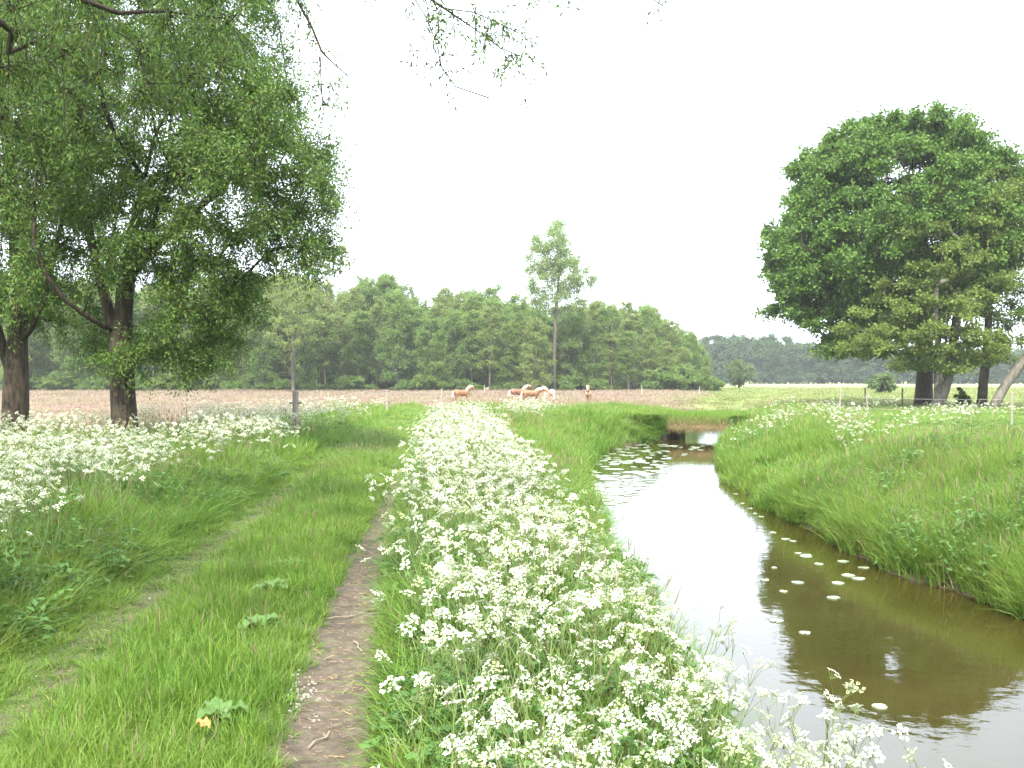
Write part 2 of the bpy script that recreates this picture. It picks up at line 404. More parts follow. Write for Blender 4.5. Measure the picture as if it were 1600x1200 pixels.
# stream surface
ys = np.concatenate([np.arange(-14, 52, 0.5), np.arange(52, 88, 3)])
lw = Lx(ys) - 0.25; rw = Rx(ys) + 0.25
Vw = np.concatenate([np.stack([lw, ys, np.full_like(ys, WATER)], 1), np.stack([rw, ys, np.full_like(ys, WATER)], 1)])
k = len(ys); i = np.arange(k - 1)
tag(link('water', mesh_np('water', Vw, [np.stack([i, i + k, i + k + 1, i + 1], 1)], M['water'], smooth=True)),
    'still brown stream reflecting the white sky', kind='structure')

# ------------------------------------------------------------------ trees
def leaf_quads(P, D, L, Wd, g, fold=0.25, up=0.4):
    """rhombic leaves: base P, direction D, length L, width Wd"""
    n = len(P); D = unit(D)
    nrm = unit(rdir(n, g) * (1 - up) + np.array([0, 0, 1.0]) * up)
    S = unit(np.cross(D, nrm)); U = np.cross(S, D)
    L = np.broadcast_to(np.asarray(L, float), (n,))[:, None]; Wd = np.broadcast_to(np.asarray(Wd, float), (n,))[:, None]
    m = P + D * L * 0.5
    V = np.stack([P, m + S * Wd * 0.5 + U * Wd * fold, P + D * L, m - S * Wd * 0.5 + U * Wd * fold], 1).reshape(-1, 3)
    F = np.arange(n * 4).reshape(n, 4)
    return V, F

def ellipsoid_pts(n, c, r, g, shell=0.55, minz=None):
    d = rdir(n, g); u = g.uniform(shell ** 3, 1, n) ** (1 / 3)
    return np.asarray(c) + d * u[:, None] * np.asarray(r)

def thin_out(P, dmin, g):
    keep = []
    for p in P[g.permutation(len(P))]:
        if not keep or np.min(np.linalg.norm(np.array(keep) - p, axis=1)) > dmin: keep.append(p)
    return np.array(keep)

def skeleton(paths, clumps, base_r, tip_r, g, wob=0.12, droop=0.0, rise=0.6):
    """grow limbs from hand-laid paths to the clump centres; returns nodes, parent, radius"""
    pos = []; par = []
    for k_, p in enumerate(paths):
        p = np.asarray(p, float)
        prev = -1
        if k_ > 0:
            prev = int(np.argmin(np.linalg.norm(np.array(pos) - p[0], axis=1))); p = p[1:]
        for q in p:
            q0 = pos[prev] if prev >= 0 else None
            if q0 is not None:
                nsub = max(1, int(np.linalg.norm(q - q0) / 0.6))
                for t in np.linspace(0, 1, nsub + 1)[1:]:
                    pos.append(q0 + (q - q0) * t + (g.normal(size=3) * wob * 0.12 if t < 1 else 0)); par.append(prev); prev = len(pos) - 1
            else:
                pos.append(q); par.append(-1); prev = 0
    n_hand = len(pos)
    root = pos[0]
    clumps = np.asarray(clumps)
    allow = np.array([p[2] > root[2] + 0.22 * (np.max(clumps[:, 2]) - root[2]) * 0.6 for p in pos])
    allow[n_hand - 1] = True
    top = np.asarray(paths[0])[-1]
    order = np.argsort(np.linalg.norm(clumps - top * 0.6 - root * 0.4, axis=1))
    tips = []
    for c in clumps[order]:
        A = np.array(pos); d = c - A; dist = np.linalg.norm(d, axis=1)
        cost = dist * (1 + rise * np.clip((A[:, 2] - c[2] + 0.25 * np.linalg.norm(d[:, :2], axis=1)) / (dist + .1), 0, 1.5))
        cost[:n_hand][~allow] += 50
        s = int(np.argmin(cost))
        p0 = A[s]; dd = c - p0; L = np.linalg.norm(dd)
        n = max(2, int(L / 0.45)); n = min(n, 9)
        mid = p0 + dd * 0.5 + np.array([0, 0, 0.16 * L]) + g.normal(size=3) * wob * L
        prev = s
        for t in np.linspace(0, 1, n + 1)[1:]:
            q = (1 - t) ** 2 * p0 + 2 * t * (1 - t) * mid + t * t * c
            q = q + (g.normal(size=3) * wob * 0.25 * L / n if t < 1 else 0)
            pos.append(q); par.append(prev); prev = len(pos) - 1
        tips.append(prev)
    pos = np.array(pos); par = np.array(par)
    cnt = np.zeros(len(pos))
    has = np.zeros(len(pos), bool); has[par[par >= 0]] = True
    cnt[~has] = 1
    for i_ in range(len(pos) - 1, 0, -1):
        if par[i_] >= 0: cnt[par[i_]] += cnt[i_]
    e = math.log(base_r / tip_r) / math.log(max(cnt[0], 2))
    rad = tip_r * np.maximum(cnt, 1) ** e
    return pos, par, rad, n_hand

def skeleton_mesh(mb, pos, par, rad, flare=1.35, sides=8, g=rng, n_hand=0, base_z=0):
    kids = {}
    for i_, p in enumerate(par):
        if p >= 0: kids.setdefault(int(p), []).append(i_)
    stack = [(0, None)]
    while stack:
        s, frm = stack.pop()
        chain = [] if frm is None else [frm]
        c = s
        while True:
            chain.append(c)
            ks = sorted(kids.get(c, []), key=lambda q: -rad[q])
            for q in ks[1:]: stack.append((q, c))
            if not ks: break
            c = ks[0]
        P = pos[chain]; R = rad[chain].copy()
        if frm is not None:
            R[0] = min(R[0], R[1] * 1.15)
        else:
            h = P[:, 2] - P[0, 2]
            R = R * (1 + (flare - 1) * np.exp(-h / (rad[0] * 2.2)))
        if len(P) >= 3:                      # smooth a little
            Q = P.copy(); Q[1:-1] = 0.25 * P[:-2] + 0.5 * P[1:-1] + 0.25 * P[2:]; P = Q
        n = sides if R.max() > 0.08 else (5 if R.max() > 0.03 else 3)
        mb.tube(P, R, n)

def sprays(clumps, crad, g, ntw, nlf, L, Wd, droop=0.3, flat=1.0, jitter=0.06, twig_len=1.0, up=0.4, shell=0.35, dirmix=0.6):
    """leafy twigs spreading from every clump centre; returns twig polylines and leaf quads"""
    C = np.repeat(clumps, ntw, 0); R = np.repeat(np.broadcast_to(crad, (len(clumps),)), ntw)
    d = rdir(len(C), g); d[:, 2] *= flat
    d[:, 2] += 0.12
    e = C + d * (R * g.uniform(shell, 1.0, len(C)))[:, None] * twig_len
    s = C + rdir(len(C), g) * (R * 0.10)[:, None]
    sag = droop * R * g.uniform(0.4, 1.4, len(C))
    t = g.uniform(0.15, 1.0, (len(C), nlf))
    P = s[:, None] + (e - s)[:, None] * t[..., None]
    P[..., 2] -= sag[:, None] * t ** 2
    T = np.repeat((e - s)[:, None], nlf, 1).copy(); T[..., 2] -= 2 * sag[:, None] * t
    P = P.reshape(-1, 3); T = unit(T.reshape(-1, 3))
    P = P + g.normal(size=P.shape) * jitter
    D = T * dirmix + rdir(len(P), g) * 0.7; D[:, 2] -= droop * 0.8
    n = len(P)
    V, F = leaf_quads(P, D, L * g.uniform(0.65, 1.25, n), Wd * g.uniform(0.7, 1.25, n), g, up=up)
    tt = np.linspace(0, 1, 4)
    TW = s[:, None] + (e - s)[:, None] * tt[None, :, None]
    TW[..., 2] -= sag[:, None] * tt[None] ** 2
    return TW, V, F

def build_tree(name, label, cat, loc, paths, clumps, crad, leaf, bark, leafmat, base_r, tip_r=0.012, group=None, seed=1,
               twigs=True, twig_r=0.006, droop_sk=0, wob=0.12, sides=8, flare=1.35, rise=0.6, extra_twigs=None):
    g = np.random.default_rng(seed)
    root = thing(name, label, cat, loc, 0, group)
    pos, par, rad, nh = skeleton(paths, clumps, base_r, tip_r, g, wob, rise=rise)
    mb = MB(); skeleton_mesh(mb, pos, par, rad, flare, sides, g)
    TW, V, F = sprays(clumps, crad, g, **leaf)
    if twigs:
        for tw in TW: mb.tube(tw, [twig_r, twig_r * .8, twig_r * .6, twig_r * .3], 3, cap=False)
    if extra_twigs is not None:
        for P in extra_twigs[0]: mb.tube(P[0], P[1], 4, cap=False)
        n0 = len(V); V = np.concatenate([V, extra_twigs[1]]); F = np.concatenate([F, extra_twigs[2] + n0])
    link('trunk', mb.build(name + '_trunk', [M[bark]], True), root)
    link('crown', mesh_np(name + '_crown', V, [F], M[leafmat]), root)
    return root

def px_clumps(specs, dmin, g, loc):
    out = []
    for (px, py, rx, ry, d, rd, n, shell) in specs:
        c = W(px, py, d); r = (rx / FPX * d, rd, ry / FPX * d)
        out.append(ellipsoid_pts(n, c, r, g, shell))
    P = thin_out(np.concatenate(out), dmin, g)
    P = P[P[:, 2] > 0.25]
    return P - np.asarray(loc)

def loc_of(px, d, sink=0.05):
    x = (px - 800) / FPX * d
    return np.array([x, d, float(H(x, d)) - sink])

def rel(pts, loc): return [W(*p) - loc for p in pts]

g = np.random.default_rng(21)
# -- gnarled willow with the forked trunk
loc = loc_of(198, 20.0)
base = np.zeros(3)
paths = [[base] + rel([(192, 612, 20), (188, 560, 20), (180, 520, 20.1), (163, 460, 20.2), (150, 410, 20.3), (132, 330, 20.4), (122, 240, 20.6), (128, 140, 20.8), (150, 30, 21), (190, -90, 21)], loc),
         rel([(184, 535, 20), (165, 512, 19.8), (130, 490, 19.5), (95, 468, 19.3), (70, 430, 19.1), (50, 380, 19.0), (48, 320, 19.1), (66, 250, 19.3)], loc),
         rel([(188, 560, 20), (192, 505, 20), (196, 440, 20.2), (206, 360, 20.4), (226, 280, 20.3), (250, 190, 20)], loc),
         rel([(196, 440, 20.2), (236, 385, 19.6), (300, 330, 19.2), (370, 285, 19), (430, 275, 18.8)], loc),
         rel([(163, 460, 20.2), (175, 380, 20.8), (190, 300, 21.4), (215, 200, 21.8)], loc)]
cl = px_clumps([(230, 110, 235, 250, 20.5, 4.0, 190, .5), (420, 270, 100, 135, 19.4, 2.6, 70, .2), (465, 320, 60, 85, 19, 1.6, 26, .1),
                (330, 130, 120, 110, 19.5, 2.4, 46, .2), (455, 385, 65, 40, 19, 1.2, 12, .1),
                (310, 440, 90, 75, 19.8, 1.8, 26, .2), (275, 545, 70, 44, 19.8, 1.0, 20, .1), (130, 520, 60, 40, 21.5, .8, 8, .1), (205, 560, 35, 20, 19.7, .5, 5, .1), (70, 300, 110, 130, 21, 2, 26, .2), (160, 300, 130, 80, 19.4, 1.4, 30, .2), (250, 400, 90, 60, 19.6, 1.4, 26, .2), (350, 360, 80, 50, 19.6, 1.4, 16, .2), (310, 500, 80, 50, 20, 1.2, 14, .2), (120, 400, 60, 40, 20.4, 1, 8, .2), (55, 435, 45, 35, 19.2, .8, 9, .1), (215, 400, 60, 40, 20.6, 1, 7, .1)], 0.52, g, loc)
build_tree('willow_tree', 'gnarled willow with a stout forked trunk left of the grey fence post', 'tree', loc, paths, cl, 0.80,
           dict(ntw=18, nlf=42, L=0.085, Wd=0.032, droop=0.22, jitter=0.07), 'bark', 'willow_leaf', 0.235, 0.012, 'willows on the left verge', 31)
# -- its darker neighbour at the picture's edge
loc = loc_of(22, 22.5)
paths = [[base] + rel([(24, 600, 22.5), (28, 540, 22.5), (30, 470, 22.6), (28, 390, 22.8), (20, 290, 23), (8, 160, 23.2), (-10, 30, 23.4), (-20, -120, 23.4)], loc),
         rel([(28, 560, 22.5), (52, 520, 22.2), (70, 470, 22), (84, 410, 21.9), (98, 330, 21.8), (120, 250, 21.8)], loc),
         rel([(24, 590, 22.5), (2, 540, 22.6), (-15, 480, 22.8), (-40, 400, 23), (-90, 300, 23)], loc)]
cl = px_clumps([(-40, 120, 210, 280, 23, 4.2, 170, .45), (90, 260, 120, 170, 22, 2, 54, .3), (-60, 440, 140, 110, 22.5, 2.2, 40, .2), (60, 470, 70, 50, 22.3, 1, 12, .2)], 0.6, g, loc)
build_tree('willow_tree', 'dark thick-trunked willow at the left edge behind the cow parsley', 'tree', loc, paths, cl, 0.9,
           dict(ntw=16, nlf=34, L=0.11, Wd=0.036, droop=0.3, jitter=0.06), 'bark', 'willow_leaf', 0.27, 0.013, 'willows on the left verge', 32)

# -- near willow: its trunk stands beside the camera, outside the picture; its boughs hang into the top of it
loc = np.array([-6.6, 3.0, float(H(-6.6, 3.0)) - 0.05])
def bough(pts): return [W(*p) - loc for p in pts]
paths = [[base, np.array([0.1, 0.2, 1.2]), np.array([0.25, 0.4, 2.6]), np.array([0.5, 0.7, 4.2]), np.array([0.6, 1.0, 6.2]), np.array([0.5, 1.2, 8.6]), np.array([0.6, 1.5, 10.5])],
         [np.array([0.25, 0.4, 2.6]), np.array([1.0, 1.8, 4.0]), np.array([1.4, 3.2, 4.8])] + bough([(0, 20, 8.4), (30, 60, 9.0)]),
         [np.array([0.5, 0.7, 4.2]), np.array([1.6, 2.0, 5.4])] + bough([(40, -60, 8.2), (130, 8, 9.0), (185, 34, 9.5)]),
         [np.array([0.5, 0.9, 5.0]), np.array([2.0, 1.6, 5.5]), np.array([3.6, 2.6, 5.3])] + bough([(380, -110, 8.0), (470, -10, 8.0), (492, 50, 8.0), (500, 90, 8.0), (520, 95, 8.1), (545, 120, 8.1)]),
         [np.array([3.6, 2.6, 5.3])] + bough([(520, -120, 7.4), (640, -15, 7.2), (700, 15, 7.2), (745, 45, 7.2), (785, 85, 7.2), (812, 88, 7.2)]),
         bough([(640, -15, 7.2), (668, 30, 7.1), (684, 60, 7.0), (690, 110, 7.0), (697, 140, 7.0), (765, 154, 7.0)]),
         bough([(700, 15, 7.2), (735, 10, 7.3), (790, 45, 7.4), (810, 52, 7.4)]),
         bough([(500, 90, 8.0), (502, 130, 8.0), (505, 165, 8.0)]),
         bough([(640, -15, 7.2), (760, -40, 7.4), (860, -20, 7.6), (930, -30, 7.8), (1010, -20, 8), (1035, 10, 8)])]
hi = ellipsoid_pts(260, (0.6, 1.5, 7.9), (5.4, 5.2, 3.3), g, .45)
hw = hi + loc
vis = HOR - (hw[:, 2] - EYE) / np.maximum(hw[:, 1], 0.1) * FPX
hi = hi[((vis < -130) | (hw[:, 1] < 0.5)) & (hw[:, 2] > 4.2)]
hi = thin_out(hi, 0.75, g)
lo = px_clumps([(60, 10, 130, 60, 9.6, 0.9, 18, .1), (220, 20, 150, 50, 10, 0.9, 17, .1), (340, 15, 80, 45, 10.2, .7, 8, .1), (60, 150, 70, 70, 10.5, .8, 4, .1),
                (230, 120, 100, 50, 10.8, .7, 5, .1)], 0.40, g, loc)
# sparse leafy twiglets on the bare hanging boughs
tws = []; LP = []; LD = []
def twiglets(pts, n, ln, nl):
    nl = int(nl * .72)
    P = np.array(bough(pts)); seg = np.linalg.norm(np.diff(P, axis=0), axis=1); cum = np.concatenate([[0], np.cumsum(seg)])
    for _ in range(n):
        t = g.uniform(0.05, 1) * cum[-1]
        p = np.array([np.interp(t, cum, P[:, k_]) for k_ in range(3)])
        d = unit(rdir(1, g)[0] * [1, .6, 1] + np.array([0.25, 0, -0.55])) * ln * g.uniform(.4, 1.2)
        q = np.stack([p, p + d * .35 + g.normal(size=3) * .02, p + d * .7 + [0, 0, -.03], p + d + [0, 0, -.07]])
        tws.append((q, [.004, .0035, .0028, .0018]))
        tt = g.uniform(.1, 1, nl)
        LP.append(np.stack([np.interp(tt, [0, .35, .7, 1], q[:, k_]) for k_ in range(3)], 1) + g.normal(size=(nl, 3)) * .02)
        LD.append(np.tile(unit(d), (nl, 1)) * .5 + rdir(nl, g) * .8 + [0, 0, -.3])
twiglets([(470, -10, 8.0), (492, 50, 8.0), (500, 90, 8.0)], 10, .4, 14)
twiglets([(495, 90, 8.0), (505, 165, 8.0), (515, 130, 8)], 12, .22, 18)
twiglets([(520, 95, 8.1), (545, 120, 8.1)], 2, .3, 3)
twiglets([(640, -15, 7.2), (700, 15, 7.2), (745, 45, 7.2), (785, 85, 7.2), (812, 88, 7.2)], 26, .28, 15)
twiglets([(785, 85, 7.2), (812, 88, 7.2)], 7, .18, 16)
twiglets([(668, 30, 7.1), (684, 60, 7.0), (690, 110, 7.0), (697, 140, 7.0)], 12, .22, 12)
twiglets([(640, 60, 7), (697, 140, 7.0)], 4, .15, 12)
twiglets([(735, 10, 7.3), (790, 45, 7.4), (810, 52, 7.4)], 14, .25, 16)
twiglets([(760, -40, 7.4), (860, -10, 7.6), (880, 0, 7.6)], 14, .25, 18)
twiglets([(1000, -22, 8), (1035, 5, 8)], 7, .2, 15)
twiglets([(560, -40, 7.5), (660, -20, 7.3)], 10, .3, 14)
twiglets([(400, -20, 8.2), (470, -10, 8)], 10, .45, 20)
LP = np.concatenate(LP); LD = np.concatenate(LD)
LV, LF = leaf_quads(LP, LD, .055 * g.uniform(.6, 1.3, len(LP)), .016, g)
cl = np.concatenate([hi, lo])
build_tree('willow_tree', 'nearest willow, only its boughs showing, hanging in from above at top left and centre', 'tree', loc, paths, cl,
           np.concatenate([np.full(len(hi), 0.95), np.full(len(lo), 0.62)]),
           dict(ntw=14, nlf=30, L=0.070, Wd=0.018, droop=0.5, jitter=0.04), 'bark', 'willow_leaf', 0.30, 0.0055, 'willows on the left verge', 33,
           extra_twigs=(tws, LV, LF))

# -- the big round oak and its companions on the right pasture
loc = loc_of(1443, 67)
paths = [[base] + rel([(1444, 600, 67), (1446, 560, 67), (1444, 500, 67), (1436, 440, 67), (1428, 360, 67), (1425, 280, 67), (1425, 210, 67)], loc),
         rel([(1444, 520, 67), (1425, 470, 66), (1390, 440, 65), (1340, 425, 64), (1290, 400, 63.5), (1250, 385, 63)], loc),
         rel([(1440, 470, 67), (1470, 400, 67.5), (1500, 330, 68), (1520, 270, 68)], loc),
         rel([(1436, 450, 67), (1400, 380, 66.5), (1370, 310, 66), (1350, 250, 66)], loc)]
cl = px_clumps([(1405, 352, 182, 172, 67, 8, 360, .70), (1420, 330, 120, 110, 67, 6, 30, .3), (1300, 395, 105, 95, 66, 5, 85, .5), (1255, 430, 60, 80, 66, 3.4, 34, .3), (1330, 500, 70, 45, 66, 3, 24, .2),
                (1308, 535, 26, 22, 65, 1, 9, .1), (1290, 262, 46, 34, 66, 2.6, 18, .2), (1520, 340, 55, 110, 67, 5, 40, .4), (1420, 210, 90, 40, 67, 4, 34, .2), (1300, 270, 60, 50, 67, 4, 22, .3),
                (1230, 370, 45, 24, 66, 1.6, 12, .2), (1280, 470, 70, 50, 66, 3, 26, .3), (1360, 430, 90, 70, 66, 5, 30, .3), (1480, 230, 60, 45, 67, 4, 24, .2)], 0.80, g, loc)
build_tree('oak_tree', 'huge round-crowned dark green oak in the right pasture', 'tree', loc, paths, cl, 1.45,
           dict(ntw=15, nlf=30, L=0.24, Wd=0.17, droop=0.12, flat=.6, jitter=0.14, up=.2), 'bark', 'oak_leaf', 0.50, 0.03, None, 41, twigs=False)
loc = loc_of(1464, 62.5)
paths = [[base] + rel([(1464, 590, 62.5), (1466, 530, 62.5), (1468, 450, 62.5), (1472, 370, 62.5), (1476, 300, 62.5)], loc),
         [np.array([0.3, 0, 0.1])] + rel([(1482, 590, 62.6), (1492, 520, 62.5), (1502, 440, 62.5), (1512, 360, 62.5)], loc),
         [np.array([0.12, 0.3, 0.1])] + rel([(1474, 590, 62.9), (1480, 500, 63), (1486, 400, 63)], loc)]
cl = px_clumps([(1470, 400, 110, 110, 62, 3.6, 110, .4), (1420, 500, 110, 60, 61, 3.4, 60, .3), (1380, 540, 70, 25, 60.5, 2.4, 22, .2), (1500, 500, 80, 70, 61, 3, 40, .3),
                (1480, 565, 90, 20, 60.8, 2, 22, .2), (1540, 380, 40, 80, 62, 3, 22, .3)], 0.8, g, loc)
build_tree('alder_tree', 'yellow-green alder with clustered stems growing against the big oak', 'tree', loc, paths, cl, 1.25,
           dict(ntw=13, nlf=22, L=0.2, Wd=0.15, droop=0.05, flat=.3, jitter=0.12, up=.25), 'bark_pale', 'alder_leaf', 0.42, 0.025, None, 42, twigs=False, rise=0.3)
loc = loc_of(1534, 62)
paths = [[base] + rel([(1536, 600, 62), (1543, 540, 62), (1545, 470, 62), (1550, 400, 62), (1556, 330, 62), (1562, 270, 62)], loc)]
cl = px_clumps([(1560, 400, 38, 150, 62, 2, 42, .2), (1545, 550, 50, 22, 62, 1.6, 14, .2), (1565, 300, 24, 50, 62, 1.2, 10, .2)], 0.75, g, loc)
build_tree('alder_tree', 'slender thin-leaved alder just right of the oak stems', 'tree', loc, paths, cl, 1.1,
           dict(ntw=9, nlf=14, L=0.19, Wd=0.13, droop=0.1, flat=.35, jitter=0.12), 'bark', 'alder_leaf', 0.27, 0.02, None, 43, twigs=False)
loc = loc_of(1640, 63)
paths = [[base] + rel([(1640, 560, 63), (1632, 480, 63), (1625, 400, 63), (1620, 320, 63)], loc)]
cl = px_clumps([(1640, 420, 90, 140, 63, 4, 90, .4), (1600, 470, 50, 70, 63, 2, 24, .2)], 0.8, g, loc)
build_tree('alder_tree', 'alder at the right edge whose trunk stands outside the picture', 'tree', loc, paths, cl, 1.2,
           dict(ntw=10, nlf=16, L=0.19, Wd=0.13, droop=0.1, flat=.4, jitter=0.12), 'bark', 'willow_leaf', 0.3, 0.02, None, 44, twigs=False)
loc = loc_of(1552, 61)
paths = [[base] + rel([(1568, 602, 61), (1585, 585, 60.8), (1600, 565, 60.6), (1618, 540, 60.4), (1640, 505, 60.2)], loc)]
cl = px_clumps([(1640, 500, 40, 30, 60, 1.5, 16, .2), (1610, 540, 50, 18, 60, 1.5, 14, .2)], 0.7, g, loc)
build_tree('leaning_tree', 'leaning broken-looking trunk slanting up to the right edge', 'tree', loc, paths, cl, 1.0,
           dict(ntw=10, nlf=16, L=0.18, Wd=0.13, droop=0.1, flat=.4, jitter=0.1), 'bark_pale', 'alder_leaf', 0.27, 0.03, None, 45, twigs=False)
# small shrub under the oak group
def make_shrub(name, label, loc, h, r, n, seed, mat, leafsize, group=None):
    gg = np.random.default_rng(seed)
    cl = thin_out(ellipsoid_pts(n, (0, 0, h * .55), (r, r, h * .45), gg, .3), r * .28, gg)
    return build_tree(name, label, 'shrub', loc, [[base, np.array([0, 0, h * .25]), np.array([0.03, 0, h * .6])]], cl, r * .42,
                      dict(ntw=10, nlf=14, L=leafsize, Wd=leafsize * .7, droop=0.1, flat=.6, jitter=r * .05), 'bark', mat, r * .09, r * .012, group, seed, twigs=False)
make_shrub('shrub', 'small dark shrub between the oak stems and the slender alder', loc_of(1505, 64), 1.35, .45, 30, 51, 'oak_leaf', .12)
make_shrub('shrub', 'light green shrub alone in the far field before the distant wood', loc_of(1155, 175), 5.0, 2.3, 60, 52, 'shrub_leaf', .3)
make_shrub('shrub', 'pale low shrub in the far field left of the oak stems', loc_of(1378, 120), 2.6, 1.6, 40, 53, 'shrub_leaf', .25)

# -- the wood across the meadow: a few kinds, each copied with its trunk and crown
def wood_variant(name, label, group, h, r, n, seed, leafmat='wood_leaf', low=0.12, ls=0.30, lean=0.4, nlf=12, ntw=10, cr=.50, sparse=1.0, flat=.8, base_r=.15, bark='bark_wood', cat='tree'):
    gg = np.random.default_rng(seed)
    z = gg.uniform(low, 1, n * 2) ** 0.9
    prof = np.interp(z, [0, .15, .4, .7, .9, 1], [.6, .9, 1, .95, .70, .36])
    a = gg.uniform(0, 2 * math.pi, n * 2); q = np.sqrt(gg.uniform(.1, 1, n * 2)) * prof * r
    P = np.stack([np.cos(a) * q + lean * z, np.sin(a) * q, z * h], 1)
    P = thin_out(P, r * .26 * sparse, gg)[:n]
    t = np.linspace(0, .93, 8)
    trunk = np.stack([lean * t + gg.normal(size=8) * .08, gg.normal(size=8) * .08, t * h], 1); trunk[0] = 0
    return build_tree(name, label, cat, (0, 0, 0), [trunk], P, r * cr,
                      dict(ntw=ntw, nlf=nlf, L=ls, Wd=ls * .72, droop=0.05, flat=flat, jitter=r * .09, shell=.15, up=.12), bark, leafmat, base_r, .025, group, seed, twigs=False, sides=6, rise=.9)
gw = 'trees of the wood across the meadow'
lw_ = 'slim green tree in the mixed wood behind the pink meadow'
protos = [wood_variant('wood_tree', lw_, gw, 16, 2.2, 60, 61, low=.08), wood_variant('wood_tree', lw_, gw, 17, 1.9, 56, 62, low=.16),
          wood_variant('wood_tree', lw_, gw, 15, 2.5, 66, 63, low=.08), wood_variant('wood_tree', lw_, gw, 17, 1.8, 44, 64, 'wood_leaf_light', low=.25, sparse=1.15),
          wood_variant('wood_tree', lw_, gw, 14, 2.3, 60, 65, 'wood_leaf_light', low=.08)]
hts = [16, 17, 15, 17, 14]
tops_x = [-200, 250, 330, 380, 430, 480, 520, 545, 575, 600, 625, 645, 670, 700, 745, 790, 830, 880, 935, 975, 1000, 1035, 1060, 1085, 1105, 1125]
tops_y = [420, 430, 435, 425, 418, 430, 455, 452, 430, 420, 435, 462, 470, 460, 446, 462, 470, 478, 466, 480, 470, 486, 512, 530, 552, 580]
used = set()
def put(k_, x, y, h, rz, sc):
    pr = protos[k_]; s = h / hts[k_]
    l = (x, y, float(H(x, y)) - 0.1)
    if k_ in used: return copy_thing(pr, l, rz, (sc, sc, s))
    used.add(k_); pr.location = l; pr.rotation_euler = (0, 0, rz); pr.scale = (sc, sc, s); return pr
gw_r = np.random.default_rng(77)
for row, (d0, step, hs) in enumerate([(150, 27, .80), (157, 26, .95), (165, 27, 1.0), (174, 24, 1.0), (184, 24, .95)]):
    px = -60 + row * 9
    while px < 1108:
        d = d0 + gw_r.normal() * 2.2 + max(0, px - 900) * 0.02
        top = np.interp(px, tops_x, tops_y) + gw_r.normal() * 7
        gz = EYE - float(H((px - 800) / FPX * d, d))
        h = ((HOR - top) / FPX * d + gz) * hs * gw_r.uniform(.86, 1.04)
        k_ = int(gw_r.integers(0, 5)) if row else int(gw_r.choice([0, 1, 2, 4, 3]))
        put(k_, (px - 800) / FPX * d, d, max(h, 3), gw_r.uniform(0, 6.28), gw_r.uniform(.85, 1.2) * min(1, max(h, 5) / 12))
        px += step * gw_r.uniform(.75, 1.25)
# understorey bushes at the wood's edge
ub = make_shrub('bush', 'leafy bush of the undergrowth at the edge of the wood', (0, 0, 0), 3.4, 2.0, 45, 71, 'wood_leaf', .3, 'undergrowth bushes along the wood')
pxs = [(p, 147) for p in np.arange(-60, 1112, 26)] + [(p, 172) for p in np.arange(-80, 1090, 24)]
for q, (px, d) in enumerate(pxs):
    d = d + gw_r.normal() * 1.5 + max(0, px - 900) * .02
    px = px + gw_r.normal() * 8; x = (px - 800) / FPX * d; l = (x, d, float(H(x, d)) - .1); s = gw_r.uniform(.35, .85) * (1.6 if px > 1030 else 1) * (1.7 if d > 165 else 1)
    if q == 0: ub.location = l; ub.scale = (s * 1.2, s * 1.2, s)
    else: copy_thing(ub, l, gw_r.uniform(0, 6.28), (s * 1.2, s * 1.2, s))
# pale trunk tree at the left of the wood, and the tall airy poplar
loc = loc_of(458, 138)
paths = [[base] + rel([(458, 560, 138), (461, 500, 138), (466, 450, 138)], loc)]
cl = px_clumps([(468, 460, 58, 60, 138, 4, 80, .2), (505, 405, 40, 36, 138, 3, 34, .2), (455, 515, 44, 34, 135, 2, 34, .2)], 1.2, g, loc)
build_tree('wood_tree', 'wood tree with a pale bare trunk just above the grey fence post', 'tree', loc, paths, cl, 1.5,
           dict(ntw=8, nlf=14, L=.3, Wd=.22, droop=.05, flat=.4, jitter=.15), 'bark_wood', 'wood_leaf_light', .27, .02, None, 72, twigs=False)
loc = loc_of(866, 146)
paths = [[base] + rel([(866, 550, 146), (869, 480, 146), (874, 420, 146), (880, 370, 146), (884, 345, 146)], loc)]
cl = px_clumps([(866, 385, 38, 46, 146, 3.2, 60, .2), (845, 430, 26, 46, 146, 2.4, 34, .2), (895, 440, 32, 40, 146, 2.8, 26, .3), (870, 470, 50, 20, 146, 3, 22, .3), (920, 435, 14, 10, 146, 1, 4, .2)], 1.05, g, loc)
build_tree('poplar_tree', 'tall airy pale-leaved poplar rising above the wood', 'tree', loc, paths, cl, 1.25,
           dict(ntw=11, nlf=20, L=.27, Wd=.2, droop=.05, flat=.9, jitter=.3, up=.1), 'bark_wood', 'poplar_leaf', .27, .014, None, 73, twigs=False)

# -- the distant dark wood
gf = 'trees of the distant wood'
lf_ = 'dark bluish tree in the distant wood beyond the far field'
protos = [wood_variant('distant_tree', lf_, gf, 16, 4.0, 60, 81, 'far_leaf', low=.05, ls=.75, nlf=12, ntw=7, base_r=.25, cr=.45),
          wood_variant('distant_tree', lf_, gf, 15, 4.6, 60, 82, 'far_leaf', low=.05, ls=.75, nlf=12, ntw=7, base_r=.25, cr=.45)]
hts = [16, 15]; used = set()
ftx = [1080, 1110, 1150, 1200, 1240, 1290, 1330, 1380, 1450, 1520, 1600, 1700]
fty = [540, 530, 526, 525, 533, 537, 545, 548, 548, 545, 545, 545]
for row, d0 in enumerate([345, 356]):
    px = 1060 + row * 10
    while px < 1690:
        d = d0 + gw_r.normal() * 3
        h = ((HOR - (np.interp(px, ftx, fty) + gw_r.normal() * 3)) / FPX * d + EYE) * (.9 if row == 0 else 1.0)
        put(int(gw_r.integers(0, 2)), (px - 800) / FPX * d, d, h, gw_r.uniform(0, 6.28), gw_r.uniform(.8, 1.15))
        px += 17 * gw_r.uniform(.8, 1.2)

